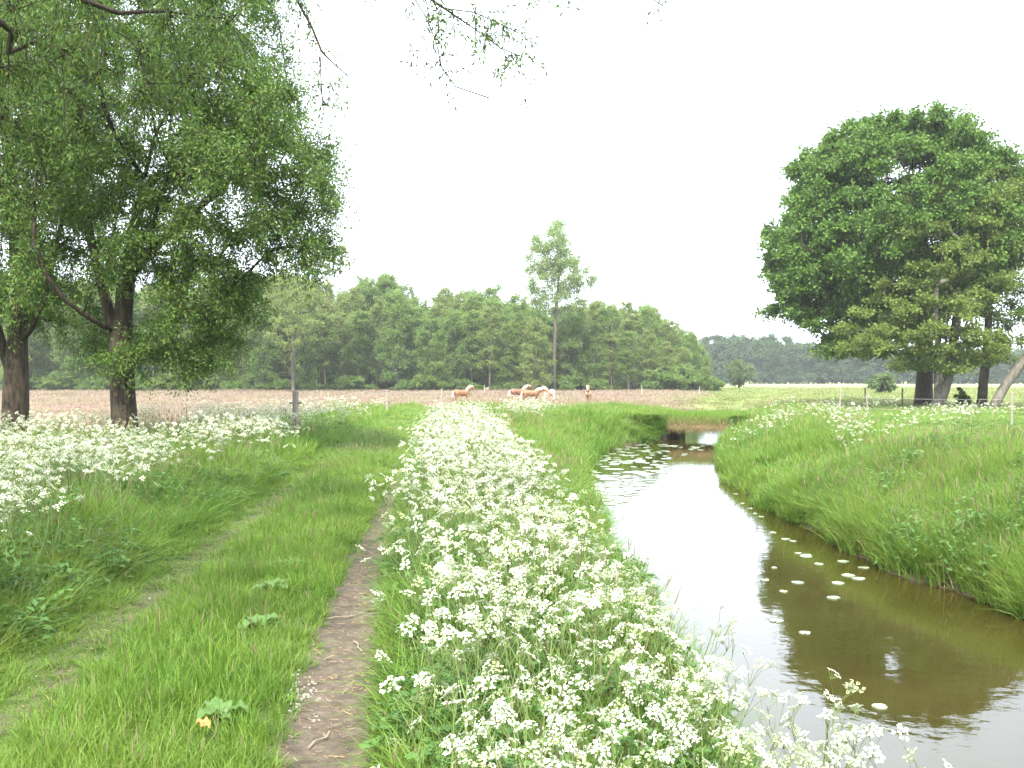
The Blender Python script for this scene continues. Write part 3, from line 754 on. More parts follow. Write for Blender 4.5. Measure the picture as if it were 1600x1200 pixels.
# ------------------------------------------------------------------ scattered plants (geometry nodes on points)
SRC = bpy.data.collections
def scatter(name, P, rot, scl, var, sources, label, cat, mat=None):
    """one 'stuff' object that sets the source meshes on every point"""
    src = SRC.new(name + '_source')
    for k_, me in enumerate(sources):
        o = bpy.data.objects.new(f'{name}_source_{k_:02d}', me); src.objects.link(o)
    me = mesh_np(name, P, [])
    for an, ty, key, arr in (('rot', 'FLOAT_VECTOR', 'vector', rot), ('scl', 'FLOAT_VECTOR', 'vector', scl)):
        a = me.attributes.new(an, ty, 'POINT'); a.data.foreach_set(key, np.asarray(arr, np.float32).ravel())
    a = me.attributes.new('var', 'INT', 'POINT'); a.data.foreach_set('value', np.asarray(var, np.int32))
    o = link(name, me)
    ng = bpy.data.node_groups.new(name + '_scatter', 'GeometryNodeTree')
    ng.interface.new_socket('Geometry', in_out='INPUT', socket_type='NodeSocketGeometry')
    ng.interface.new_socket('Geometry', in_out='OUTPUT', socket_type='NodeSocketGeometry')
    N = ng.nodes.new; L = ng.links.new
    gi = N('NodeGroupInput'); go = N('NodeGroupOutput'); ip = N('GeometryNodeInstanceOnPoints'); ci = N('GeometryNodeCollectionInfo')
    ci.inputs['Collection'].default_value = src; ci.inputs['Separate Children'].default_value = True; ci.inputs['Reset Children'].default_value = True
    def attr(n_, ty):
        q = N('GeometryNodeInputNamedAttribute'); q.data_type = ty; q.inputs['Name'].default_value = n_; return q.outputs['Attribute']
    eu = N('FunctionNodeEulerToRotation')
    L(attr('rot', 'FLOAT_VECTOR'), eu.inputs[0]); L(eu.outputs[0], ip.inputs['Rotation'])
    L(attr('scl', 'FLOAT_VECTOR'), ip.inputs['Scale']); L(attr('var', 'INT'), ip.inputs['Instance Index'])
    ip.inputs['Pick Instance'].default_value = True
    L(gi.outputs[0], ip.inputs['Points']); L(ci.outputs['Instances'], ip.inputs['Instance']); L(ip.outputs['Instances'], go.inputs[0])
    md = o.modifiers.new('scatter', 'NODES'); md.node_group = ng
    return tag(o, label, cat, kind='stuff')

def blades(n, spread, h, w, bend, g, seg=3, up=0.0):
    """n curved grass blades in a round tuft"""
    a = g.uniform(0, 2 * math.pi, n); q = np.sqrt(g.uniform(0, 1, n)) * spread
    B = np.stack([np.cos(a) * q, np.sin(a) * q, np.full(n, -0.02)], 1)
    da = a + g.normal(size=n) * 1.0
    d = np.stack([np.cos(da), np.sin(da)], 1)
    hh = h * g.uniform(.45, 1.1, n); bb = bend * g.uniform(.2, 1.3, n) * hh
    ww = w * g.uniform(.7, 1.3, n)
    sa = da + math.pi / 2 + g.normal(size=n) * .5
    S = np.stack([np.cos(sa), np.sin(sa), np.zeros(n)], 1)
    rows = []
    for t in np.linspace(0, 1, seg + 1):
        c = B.copy(); c[:, :2] += d * (bb * t ** 2)[:, None]; c[:, 2] += hh * (t - .28 * bend * t ** 3)
        wd = ww * (1 - t ** 1.6) * .5
        if t < 1: rows += [c - S * wd[:, None], c + S * wd[:, None]]
        else: rows += [c]
    k_ = 2 * seg + 1
    V = np.stack(rows, 1).reshape(-1, 3)
    o = np.arange(n)[:, None] * k_
    Q = np.concatenate([o + np.array([2 * i_, 2 * i_ + 1, 2 * i_ + 3, 2 * i_ + 2]) for i_ in range(seg - 1)]) if seg > 1 else np.zeros((0, 4), int)
    T = o + np.array([2 * seg - 2, 2 * seg - 1, 2 * seg])
    return V, Q, T

def tuft_mesh(name, mat, n, spread, h, w, bend, seed, seg=3, seeds=0):
    gg = np.random.default_rng(seed)
    V, Q, T = blades(n, spread, h, w, bend, gg, seg)
    mb = MB(); mb.add(V, Q); mb.F.setdefault((3, 0), []).append(T)
    for _ in range(seeds):                                   # flowering stems with a slim seed head
        a, q = gg.uniform(0, 6.28), gg.uniform(0, spread)
        p = np.array([math.cos(a) * q, math.sin(a) * q, 0]); d = np.array([gg.normal() * .12, gg.normal() * .12, 1]) * h * gg.uniform(1.1, 1.5)
        mb.tube([p, p + d * .5, p + d * .85], [w * .2, w * .18, w * .14], 3, 0, False)
        mb.tube([p + d * .82, p + d * .9, p + d], [w * .25, w * .6, w * .15], 3, 1, False)
    return mb.build(name, [M[mat], M['seed_head']])

def frustum_pts(n, d0, d1, g, p=1.0, margin=1.6, half=0.535):
    """points on the ground in front of the camera, evenly per area when p=1, denser near for p>1"""
    u = g.uniform(0, 1, n)
    e = 2.0 / p
    d = (d0 ** e + u * (d1 ** e - d0 ** e)) ** (1 / e)
    x = g.uniform(-1, 1, n) * (half * d + margin)
    return x, d

def place(x, y, g, smin, smax, hmul=1.0, tilt=.12, nvar=5):
    n = len(x)
    P = np.stack([x, y, H(x, y)], 1)
    rot = np.stack([g.normal(size=n) * tilt, g.normal(size=n) * tilt, g.uniform(0, 6.28, n)], 1)
    s = g.uniform(smin, smax, n); S = np.stack([s, s, s * hmul], 1)
    return P, rot, S, g.integers(0, nvar, n)

gs = np.random.default_rng(91)
def dry(x, y, m=0.12): return (x < Lx(y) - m) | (x > Rx(y) + m) | (y > 84)
def off_bridge(x, y):
    u = (x - 7.86) * math.cos(math.radians(18.5)) - (y - 42.2) * math.sin(math.radians(18.5))
    v = (x - 7.86) * math.sin(math.radians(18.5)) + (y - 42.2) * math.cos(math.radians(18.5))
    return ~((np.abs(u) < 1.62) & (v > -0.25) & (v < 5.3))
on_path = lambda x, y: (x < Rr(y) + 0.30) & (x > Lr(y) - 0.45)

# short grass of the track
x, y = frustum_pts(60000, 3.0, 26, gs, 1.6)
m = on_path(x, y) & (gs.uniform(0, 1, len(x)) > rut_mask(x, y) * np.where(x < Rr(y) - .8, 1.05, 1.25))
x, y = x[m], y[m]
mid = 1 - sm(.25, .75, np.abs(x - (Rr(y) - .78)))
rutn = sm(0, .5, rut_mask(x, y))
P, rot, S, var = place(x, y, gs, .7, 1.25)
hm = (0.55 + .75 * mid) * (1 - .62 * rutn) * (0.6 + .8 * vnoise(x, y, .5, 5))
S[:, 2] *= hm; S[:, :2] *= np.clip(.75 + y * .05, 1, 1.7)[:, None]
src = [tuft_mesh('short_grass_tuft', 'grass', 22, .06, .17, .0055, .8, 200 + q, seeds=(1 if q == 4 else 0)) for q in range(5)]
scatter('short_grass', P, rot, S, var, src, 'short green grass between and beside the wheel ruts', 'grass')

# tall grass of verges and banks, near
x, y = frustum_pts(95000, 2.8, 20, gs, 1.45)
m = ~on_path(x, y) & dry(x, y, .01)
x, y = x[m], y[m]
P, rot, S, var = place(x, y, gs, .7, 1.35, tilt=.24)
edge = np.minimum(np.abs(x - Rr(y) - .3), np.abs(x - Lr(y) + .45))
hm = (.45 + .65 * sm(0, .9, edge)) * (.65 + .7 * vnoise(x, y, .8, 6))
hm = np.where((x > Rx(y) + 4.5), hm * .45, hm)
S[:, 2] *= hm; S[:, :2] *= np.clip(.8 + y * .035, 1, 1.5)[:, None]
src = [tuft_mesh('tall_grass_tuft', 'tall_grass', 20, .085, .44, .0075, .7, 220 + q, seeds=(1 if q == 5 else 0)) for q in range(6)]
for q in range(2):
    gg = np.random.default_rng(230 + q); mb = MB(); n_ = 46
    P_ = np.stack([gg.normal(size=n_) * .07, gg.normal(size=n_) * .07, gg.uniform(.04, .36, n_)], 1)
    V_, F_ = leaf_quads(P_, rdir(n_, gg) * [1, 1, .3] + [0, 0, -.1], .06 * gg.uniform(.7, 1.3, n_), .032, gg, up=.7); mb.add(V_, F_)
    for k_ in range(5): mb.tube([[gg.normal() * .03, gg.normal() * .03, -.02], [gg.normal() * .05, gg.normal() * .05, .36]], [.003, .002], 3, 0, False)
    src.append(mb.build('verge_herb', [M['parsley_leaf']]))
src.append(tuft_mesh('dry_grass_tuft', 'straw', 9, .07, .40, .006, .9, 236))
tv = np.where(gs.uniform(0, 1, len(x)) < np.where(x > 3, .06, .14) * sm(.45, .6, vnoise(x, y, .9, 41)), gs.integers(6, 8, len(x)), gs.integers(0, 6, len(x)))
tv = np.where(gs.uniform(0, 1, len(x)) < .03, 8, tv)
scatter('tall_grass', P, rot, S, tv, src, 'tall lush grass on the verge and the stream banks nearby', 'grass')

# tall grass farther off
x, y = frustum_pts(52000, 18, 64, gs, 1.5)
pk_ = pinkness(x, y)
m = dry(x, y, -.02) & off_bridge(x, y) & (gs.uniform(0, 1, len(x)) > pk_ * 1.2)
x, y, = x[m], y[m]
# tufts clothing the steep shoulders on both sides of the culvert
yb = gs.uniform(40.2, 43.4, 900); side = gs.uniform(0, 1, 900) < .6
xb = np.where(side, Lx(yb) - gs.uniform(.05, .75, 900), Rx(yb) + gs.uniform(.1, .7, 900))
kb = off_bridge(xb, yb); x = np.concatenate([x, xb[kb]]); y = np.concatenate([y, yb[kb]])
P, rot, S, var = place(x, y, gs, .75, 1.3, tilt=.12)
hm = .45 + 1.1 * vnoise(x, y, 1.3, 7)
past = sm(3.6, 5.5, x - Rx(y))
hm = hm * (1 - .68 * past)
onp = (x < Rr(y) + .3) & (x > Lr(y) - .4)
hm = np.where(onp, hm * .42, hm)
hm = np.where(np.abs(y - 44.5) < 4, hm * .7, hm)
hm = np.where((y > 38.5) & (y < 43.2) & ((np.abs(x - Lx(y)) < 1.0) | (np.abs(x - Rx(y)) < .8)), hm * .42, hm)
S[:, 2] *= hm; S[:, :2] *= np.clip(.7 + y * .014, 1, 1.6)[:, None]
src = [tuft_mesh('bank_grass_clump', 'tall_grass', 42, .22, .42, .017, .6, 240 + q, seg=2, seeds=(1 if q == 4 else 0)) for q in range(5)]
scatter('bank_grass', P, rot, S, var, src, 'green grass on the farther banks and the edge of the pasture', 'grass')

# pinkish flowering grasses of the meadow
x, y = frustum_pts(46000, 22, 150, gs, 1.25)
m = (gs.uniform(0, 1, len(x)) < pinkness(x, y)) & dry(x, y, .5)
x, y = x[m], y[m]
P, rot, S, var = place(x, y, gs, .8, 1.3)
S[:, :2] *= np.clip(.6 + y * .012, 1, 2.2)[:, None]; S[:, 2] *= (1 - .45 * sm(45, 60, y) * (1 - sm(95, 115, y))) * (.6 + .8 * vnoise(x, y, 4, 33))
src = [tuft_mesh('meadow_grass_clump', 'meadow', 34, .35, .42, .022, .45, 260 + q, seg=2) for q in range(5)]
scatter('meadow_grass', P, rot, S, var, src, 'pinkish brown flowering grass filling the meadow before the wood', 'grass')

# pale grass of the far pasture
x, y = frustum_pts(30000, 50, 190, gs, 1.3)
m = (gs.uniform(0, 1, len(x)) > pinkness(x, y) * 1.1) & dry(x, y, .3)
x, y = x[m], y[m]
P, rot, S, var = place(x, y, gs, .7, 1.3, hmul=.6)
S[:, :2] *= np.clip(.5 + y * .012, 1, 2.4)[:, None]
src = [tuft_mesh('pasture_grass_clump', 'far_grass', 30, .4, .33, .03, .5, 280 + q, seg=2) for q in range(5)]
scatter('pasture_grass', P, rot, S, var, src, 'pale green grass of the far pasture', 'grass')

# straw and dry bits on the ruts
x, y = frustum_pts(34000, 3, 20, gs, 1.7)
m = (rut_mask(x, y) > .22) & (gs.uniform(0, 1, len(x)) < np.where(x < Rr(y) - .8, .22, .75))
x, y = x[m], y[m]
P, rot, S, var = place(x, y, gs, .5, 1.4)
P[:, 2] += .006; rot[:, 0] = gs.normal(size=len(x)) * .2 + math.pi / 2; rot[:, 1] = gs.normal(size=len(x)) * .2
src = []
for q in range(4):
    gg = np.random.default_rng(300 + q); mb = MB()
    for _ in range(4):
        p = gg.normal(size=3) * [.04, .006, .04]; d = unit(gg.normal(size=3) * [1, .08, 1]) * gg.uniform(.015, .06)
        mb.tube([p, p + d * .5 + gg.normal(size=3) * .003, p + d], [.0012, .0014, .0008], 3, 0, False)
    src.append(mb.build('straw_bits', [M['straw']]))
scatter('straw_litter', P, rot, S, gs.integers(0, 4, len(x)), src, 'dry straw bits strewn over the bare soil of the ruts', 'straw')

# crumbs of earth and small stones on the ruts
x, y = frustum_pts(26000, 3, 18, gs, 1.7)
m = (rut_mask(x, y) > .3) & (gs.uniform(0, 1, len(x)) < .25 + .75 * sm(.4, .7, vnoise(x, y, .35, 44)))
x, y = x[m], y[m]
P, rot, S, var = place(x, y, gs, .25, 1.0, tilt=1.0)
S *= (gs.uniform(0, 1, len(x)) ** 2 + .25)[:, None]
src = []
for q in range(4):
    gg = np.random.default_rng(330 + q); n_ = 9
    p_ = unit(rdir(n_, gg)); mbm = bmesh.new()
    for v_ in p_ * gg.uniform(.7, 1.1, (n_, 1)) * [.016, .013, .009]: mbm.verts.new(v_)
    bmesh.ops.convex_hull(mbm, input=mbm.verts[:]); me = bpy.data.meshes.new('soil_crumb'); mbm.to_mesh(me); mbm.free()
    me.materials.append(M['crumb'] if q else M['stone']); src.append(me)
scatter('soil_crumbs', P, rot, S, np.where(gs.uniform(0, 1, len(x)) < .05, 0, gs.integers(1, 4, len(x))), src, 'loose crumbs of earth and little stones on the bare ruts', 'soil')

# ------------------------------------------------------------------ cow parsley
def umbel(seed):
    """one compound flower head, stalk end at the origin"""
    gg = np.random.default_rng(seed); mb = MB()
    R = .033 * gg.uniform(.85, 1.15); n = int(gg.integers(9, 13))
    for k_ in range(n):
        a = k_ * 2.4 + gg.normal() * .2; q = R * math.sqrt((k_ + .5) / n)
        c = np.array([math.cos(a) * q, math.sin(a) * q, .032 - 6 * q * q + gg.normal() * .002])
        mb.tube([np.zeros(3), c * .5 + [0, 0, .002], c], [.0008, .0006, .0005], 3, 1, False)
        m = 9
        d = rdir(m, gg); d[:, 2] = np.abs(d[:, 2]) * .6
        p = c + d * .0065
        for pp, dd in zip(p, d):
            nrm = unit(dd * .6 + np.array([0, 0, 1])); s = unit(np.cross(nrm, rdir(1, gg)[0])); t = np.cross(nrm, s); w = .0030 * gg.uniform(.8, 1.25)
            mb.add([pp + s * w, pp + t * w, pp - s * w, pp - t * w], [[0, 1, 2, 3]], 0)
    return mb.build('flower_head', [M['flower'] if seed < 405 else M['flower_bud'], M['parsley_stem']])
UMB = [umbel(400 + q) for q in range(6)]

def parsley(seed):
    """stem + foliage meshes and the placement of the flower heads"""
    gg = np.random.default_rng(seed); st = MB(); lf = MB(); heads = []
    h = gg.uniform(.62, .86)
    lean = gg.normal(size=2) * .06
    P = [np.array([lean[0] * t ** 1.5, lean[1] * t ** 1.5, h * t * .8]) + (gg.normal(size=3) * .008 if t > 0 else 0) for t in np.linspace(0, 1, 6)]
    st.tube(P, np.linspace(.0048, .0028, 6), 5)
    def head(p, d, sc):
        d = unit(np.asarray(d)); rx = math.atan2(-d[1], d[2]); ry = math.atan2(d[0], math.hypot(d[1], d[2]))
        heads.append((p, (rx, ry, gg.uniform(0, 6.28)), sc * gg.uniform(.8, 1.2), int(gg.integers(0, 6))))
    a0 = gg.uniform(0, 6.28); nb = int(gg.integers(3, 5))
    for b in range(nb):
        i_ = 2 + b if b < 3 else 5
        i_ = min(i_, 5); p = P[i_]
        a = a0 + b * 2.2 + gg.normal() * .3; L = gg.uniform(.22, .38) * (1.15 - .14 * b)
        e = p + np.array([math.cos(a) * L * .62, math.sin(a) * L * .62, L * .85])
        e[2] = max(e[2], h * gg.uniform(.72, 1.05))
        m = (p + e) / 2 + np.array([math.cos(a), math.sin(a), -.1]) * .03
        st.tube([p, m, e], [.0028, .0022, .0016], 4, cap=False)
        for s_ in range(2 if b % 2 else 3):                                      # two or three heads a branch
            aa = gg.uniform(0, 6.28); dd = np.array([math.cos(aa) * .07, math.sin(aa) * .07, .06 + gg.normal() * .025]) * gg.uniform(.6, 1.2)
            q = e + dd; st.tube([m * .3 + e * .7, e * .5 + q * .5 - [0, 0, .012], q], [.0014, .0012, .001], 3, cap=False)
            head(q, np.array([dd[0] * 1.5, dd[1] * 1.5, .12]), 1.0)
    top = P[-1] + np.array([lean[0] * .3, lean[1] * .3, h * .2]); st.tube([P[-1], top], [.0028, .0016], 4, cap=False); head(top, (lean[0], lean[1], .5), 1.1)
    # ferny leaves
    for q in range(6):
        a = gg.uniform(0, 6.28); L = gg.uniform(.16, .28); z = gg.uniform(.05, .5) * h
        o = np.array([0, 0, z]); d = np.array([math.cos(a), math.sin(a), .35]); s = np.array([-math.sin(a), math.cos(a), 0])
        t = np.linspace(0, 1, 6); R_ = o + d * (L * t)[:, None] - np.array([0, 0, 1]) * (.45 * L * t ** 2)[:, None]
        st.tube(R_, np.linspace(.0022, .0008, 6), 3, cap=False)
        n = 70; u = gg.uniform(.25, 1, n); side = gg.choice([-1, 1], n); off = gg.uniform(.1, 1, n) * .42 * L * (1.1 - u)
        pp = o + d * (L * u)[:, None] - np.array([0, 0, 1]) * (.45 * L * u ** 2)[:, None] + s * (side * off)[:, None] + d * (off * .5)[:, None]
        V_, F_ = leaf_quads(pp, s * side[:, None] * .8 + d * .7 + gg.normal(size=(n, 3)) * .2, .032 * gg.uniform(.7, 1.2, n), .013, gg, up=.75)
        lf.add(V_, F_)
    return st.build('parsley_stem', [M['parsley_stem']], True), lf.build('parsley_foliage', [M['parsley_leaf']]), heads
PARS = [parsley(420 + q) for q in range(7)]

def joined(stem, fol, heads, name):
    """a whole plant as one mesh for the far mass"""
    mb = MB()
    for me, mi in ((stem, 1), (fol, 2)):
        V_ = np.zeros(len(me.vertices) * 3, np.float32); me.vertices.foreach_get('co', V_); V_ = V_.reshape(-1, 3)
        by = {}
        for p in me.polygons: by.setdefault(p.loop_total, []).append(list(p.vertices))
        n0 = mb.n; mb.V.append(V_); mb.n += len(V_)
        for k_, f in by.items(): mb.F.setdefault((k_, mi), []).append(np.array(f) + n0)
    for (p, r, s, v) in heads:
        me = UMB[v]
        V_ = np.zeros(len(me.vertices) * 3, np.float32); me.vertices.foreach_get('co', V_); V_ = V_.reshape(-1, 3)
        V_ = V_ @ np.array(Euler(r).to_matrix()).T * s + p
        n0 = mb.n; mb.V.append(V_); mb.n += len(V_)
        by = {}
        for q in me.polygons: by.setdefault((q.loop_total, q.material_index), []).append(list(q.vertices))
        for k_, f in by.items(): mb.F.setdefault(k_, []).append(np.array(f) + n0)
    return mb.build(name, [M['flower'], M['parsley_stem'], M['parsley_leaf']])

# where they grow
gp = np.random.default_rng(501)
cand = []
def belt(n, d0, d1, xlo, xhi, dens, zone):
    y = gp.uniform(d0, d1, n); u = gp.uniform(0, 1, n)
    x = xlo(y) + (xhi(y) - xlo(y)) * u
    k_ = gp.uniform(0, 1, n) < dens(x, y)
    cand.append(np.stack([x[k_], y[k_], np.full(k_.sum(), zone)], 1))
bank_r = lambda y: np.interp(y, [3, 4, 5, 7, 9, 11, 15, 27, 34], [1.32, 1.28, 1.14, .92, .65, .42, .12, -.7, -1.1])
bank_l = lambda y: Rr(y) + np.interp(y, [3, 5, 8, 20], [.42, .42, .38, .36])
belt(70, 2.5, 5.5, bank_l, lambda y: 1.32 + 0 * y, lambda x, y: .8 * sm(-.1, .5, x - bank_l(y)), 0)
belt(175, 2.9, 16, bank_l, bank_r, lambda x, y: .55 + .9 * vnoise(x, y, .6, 11) , 0)
belt(270, 2.9, 16, bank_l, bank_r, lambda x, y: .10 + 1.1 * vnoise(x, y, .45, 12) * sm(-.2, .5, x - bank_l(y)), 0)
belt(300, 16, 31, bank_l, bank_r, lambda x, y: .4 + 1.0 * vnoise(x, y, .9, 13), 0)
belt(420, 5.2, 17, lambda y: -.56 * y - .8, lambda y: Lr(y) - .55, lambda x, y: (.08 + sm(.3, .6, vnoise(x, y, 1.3, 14))) * .9 * sm(.0, 1.4, Lr(y) - .3 - x), 1)
belt(520, 12, 30, lambda y: np.maximum(-.56 * y, -11), lambda y: Lr(y) - .7, lambda x, y: (.1 + sm(.3, .6, vnoise(x, y, 1.8, 15)) * .9), 1)
belt(120, 26, 42, lambda y: Lr(y) - 6, lambda y: Lr(y) - .4, lambda x, y: sm(.4, .6, vnoise(x, y, 3, 16)), 1)
belt(170, 28, 41, lambda y: -.2 + 0 * y, lambda y: np.minimum(Lx(y) - 1.8, 4.4), lambda x, y: sm(.42, .6, vnoise(x, y, 3, 17)) * .8, 2)
belt(130, 20, 42, lambda y: Rx(y) + 1.6, lambda y: Rx(y) + 5, lambda x, y: sm(.5, .65, vnoise(x, y, 2, 18)) * .8, 3)
belt(110, 18, 34, lambda y: Rx(y) + 3.2, lambda y: .56 * y, lambda x, y: sm(.52, .66, vnoise(x, y, 2.5, 19)) * .6, 3)
belt(150, 50, 70, lambda y: 0 * y + 9, lambda y: .38 * y, lambda x, y: sm(.4, .6, vnoise(x, y, 4, 20)) * .9, 3)
for px, d, n in [(1190, 30, 9), (1215, 28, 8), (1280, 34, 8), (1300, 31, 9), (1365, 36, 5), (1380, 23, 4), (1490, 31, 7), (1560, 29, 8), (1595, 28, 6), (1480, 21, 2), (1375, 26, 3), (1320, 27, 4)]:
    x = (px - 800) / FPX * d
    cand.append(np.stack([x + gp.normal(size=n) * .55, d + gp.normal(size=n) * .8, np.full(n, 3)], 1))
for px, d, n in [(250, 18, 10), (300, 17, 10), (350, 19, 12), (400, 20, 12), (440, 22, 10), (480, 24, 8), (520, 30, 8), (380, 15, 6), (330, 22, 10), (285, 24, 8)]:
    x = (px - 800) / FPX * d
    cand.append(np.stack([x + gp.normal(size=n) * .5, d + gp.normal(size=n) * 1.0, np.full(n, 1)], 1))
cand.append(np.array([[1.40, 4.15, 0], [1.28, 3.75, 0], [1.36, 5.3, 0], [1.22, 6.0, 0], [1.55, 4.3, 0], [1.48, 4.0, 0], [1.5, 4.7, 0], [1.42, 3.5, 0]]))   # leaning out over the water
cand = np.concatenate(cand)
cand = cand[off_bridge(cand[:, 0], cand[:, 1])]
order = np.argsort(np.hypot(cand[:, 0], cand[:, 1]))
cand = cand[order]
inside = np.abs(cand[:, 0]) < .535 * cand[:, 1] + .35
near = cand[inside][:300]; rest = np.concatenate([cand[inside][300:], cand[~inside]])
LAB = {0: ('white cow parsley in flower on the bank between dirt rut and stream', 'cow parsley on the stream bank'),
       1: ('white cow parsley in flower in the left verge below the willows', 'cow parsley in the left verge'),
       2: ('white cow parsley in flower on the grass bank before the culvert', 'cow parsley before the culvert'),
       3: ('white cow parsley in flower on the far right bank', 'cow parsley on the right bank')}
for q, (x, y, zn) in enumerate(near):
    st, fo, hd = PARS[q % 7]; lab, grp = LAB[int(zn)]
    s = gp.uniform(.82, 1.12); hz = float(H(x, y))
    if x > 1.2: hz = max(hz, -.60)
    root = thing('cow_parsley', lab, 'wildflower', (x, y, hz - .02), gp.uniform(0, 6.28), grp)
    root.rotation_euler[0] = gp.normal() * .07; root.rotation_euler[1] = gp.normal() * .07; root.scale = (s, s, s)
    link('stem', st, root); link('foliage', fo, root)
    for (p, r, sc, v) in hd:
        o = link('flower_head', UMB[v], root, p); o.rotation_euler = r; o.scale = (sc * .92, sc * .92, sc * .92)
JP = [joined(*PARS[q], f'cow_parsley_mass_{q}') for q in range(7)]
n = len(rest); x, y = rest[:, 0], rest[:, 1]
P = np.stack([x, y, H(x, y) - .02], 1)
rot = np.stack([gp.normal(size=n) * .07, gp.normal(size=n) * .07, gp.uniform(0, 6.28, n)], 1)
s = gp.uniform(.85, 1.15, n); S = np.stack([s, s, s], 1)
scatter('cow_parsley_drift', P, rot, S, gp.integers(0, 7, n), JP, 'drift of white cow parsley farther along the banks and verge', 'wildflowers')

# ------------------------------------------------------------------ dock plants, litter on the track
def dock_leaf(L, w, a, tilt, g):
    n = 9; t = np.linspace(0, 1, n)
    prof = w * np.sin(np.pi * np.clip(t * .93 + .05, 0, 1)) ** .7
    c = np.stack([L * t * math.cos(tilt), 0 * t, .02 + L * (t * math.sin(tilt) - .75 * t ** 2 * math.sin(tilt))], 1)
    wav = .012 * np.sin(t * 17 + g.uniform(0, 6))
    l = c + np.stack([0 * t, prof, .25 * prof + wav], 1); r = c + np.stack([0 * t, -prof, .25 * prof - wav], 1)
    V = np.stack([l, c, r], 1).reshape(-1, 3)
    ca, sa = math.cos(a), math.sin(a)
    V = V @ np.array([[ca, sa, 0], [-sa, ca, 0], [0, 0, 1]])
    i_ = np.arange(n - 1)[:, None] * 3
    F = np.concatenate([i_ + np.array([0, 1, 4, 3]), i_ + np.array([1, 2, 5, 4])])
    return V, F
gd = np.random.default_rng(601)
for (px, py, L, lab) in [(345, 1110, .27, 'broad-leaved dock nearest the camera in the strip between the ruts'),
                         (402, 972, .28, 'broad-leaved dock halfway along the near strip beside the bare rut'),
                         (430, 915, .30, 'leafy dock just behind the other docks between the ruts'),
                         (455, 880, .28, 'farthest dock of the near strip with dull green leaves'),
                         (270, 1060, .18, 'small dock in the grass left of the nearest dock')]:
    d = EYE * FPX / (py - HOR) * .95; x = (px - 800) / FPX * d
    root = thing('dock_plant', lab, 'weed', (x, d, float(H(x, d)) + .0), 0)
    a0 = gd.uniform(0, 6.28)
    for q in range(7):
        V_, F_ = dock_leaf(L * gd.uniform(.7, 1.1), L * .17, a0 + q * 2.4 + gd.normal() * .4, gd.uniform(.75, 1.3), gd)
        link('leaf', mesh_np('dock_leaf', V_, [F_], M['dock'], smooth=True), root)
# orange withered leaf, sticks
d = 4.3; x = (325 - 800) / FPX * d
V_, F_ = dock_leaf(.09, .028, 2.5, .5, gd)
tag(link('withered_leaf', mesh_np('withered_leaf', V_, [F_], M['orange_leaf'], smooth=True), None, (x, d, float(H(x, d)) + .12)),
    'curled orange withered leaf lying in the grass by the nearest dock', 'leaf')
for (px, py, L, a, lab) in [(535, 965, .14, .5, 'thin pale stick lying across the bare rut'), (560, 1010, .12, 1.9, 'short dark stick on the rut beyond the chalky flakes'),
                            (500, 1155, .10, 1.2, 'small stick at the near end of the bare rut')]:
    d = EYE * FPX / (py - HOR) * 1.02; x = (px - 800) / FPX * d; mb = MB()
    p = np.array([[-L, 0, 0], [-.3 * L, .012, .006], [.4 * L, -.006, .003], [L, .012, .01]]); mb.tube(p, [.004, .005, .004, .0025], 5)
    mb.tube([p[2], p[2] + [.02, .03, .012]], [.003, .0015], 4)
    o = tag(link('stick', mb.build('stick', [M['twig']]), None, (x, d, float(H(x, d)) + .012)), lab, 'stick'); o.rotation_euler = (0, 0, a)
mb = MB(); d0 = EYE * FPX / (1100 - HOR)
for _ in range(110):
    px, py = 475 + gd.normal() * 14, 1100 + gd.normal() * 16; d = EYE * FPX / (py - HOR) * 1.03; x = (px - 800) / FPX * d
    c = np.array([x, d, float(H(x, d)) + .004]); a = gd.uniform(0, 6.28); k_ = 5
    r_ = gd.uniform(.002, .008); an = a + np.arange(k_) / k_ * 6.28
    top = c + np.stack([np.cos(an) * r_ * 1.3, np.sin(an) * r_, np.full(k_, .004)], 1); bot = c + np.stack([np.cos(an) * r_ * 1.4, np.sin(an) * r_ * 1.1, np.full(k_, -.004)], 1)
    mb.add(np.concatenate([top, bot]), [[q, (q + 1) % k_, (q + 1) % k_ + k_, q + k_][::-1] for q in range(k_)]); mb.F.setdefault((k_, 0), []).append(np.arange(k_)[None] + mb.n - 2 * k_)
tag(link('chalk_flakes', mb.build('chalk_flakes', [M['chalk']])), 'patch of chalky white flakes crumbled on the bare rut', 'flakes', kind='stuff')

# dead brown stalks standing under the willow
gk = np.random.default_rng(611); mb = MB()
loc = loc_of(122, 15.5, 0)
for q in range(8):
    p = np.array([gk.normal() * .25, gk.normal() * .3, -.05]); d = np.array([gk.normal() * .12, gk.normal() * .1, gk.uniform(.8, 1.35)])
    mb.tube([p, p + d * .5 + gk.normal(size=3) * .03, p + d], [.008, .006, .003], 4)
tag(link('dead_stalks', mb.build('dead_stalks', [M['twig']]), None, loc), 'clump of dry brown stalks upright in the parsley left of the willow trunk', 'dead plant')

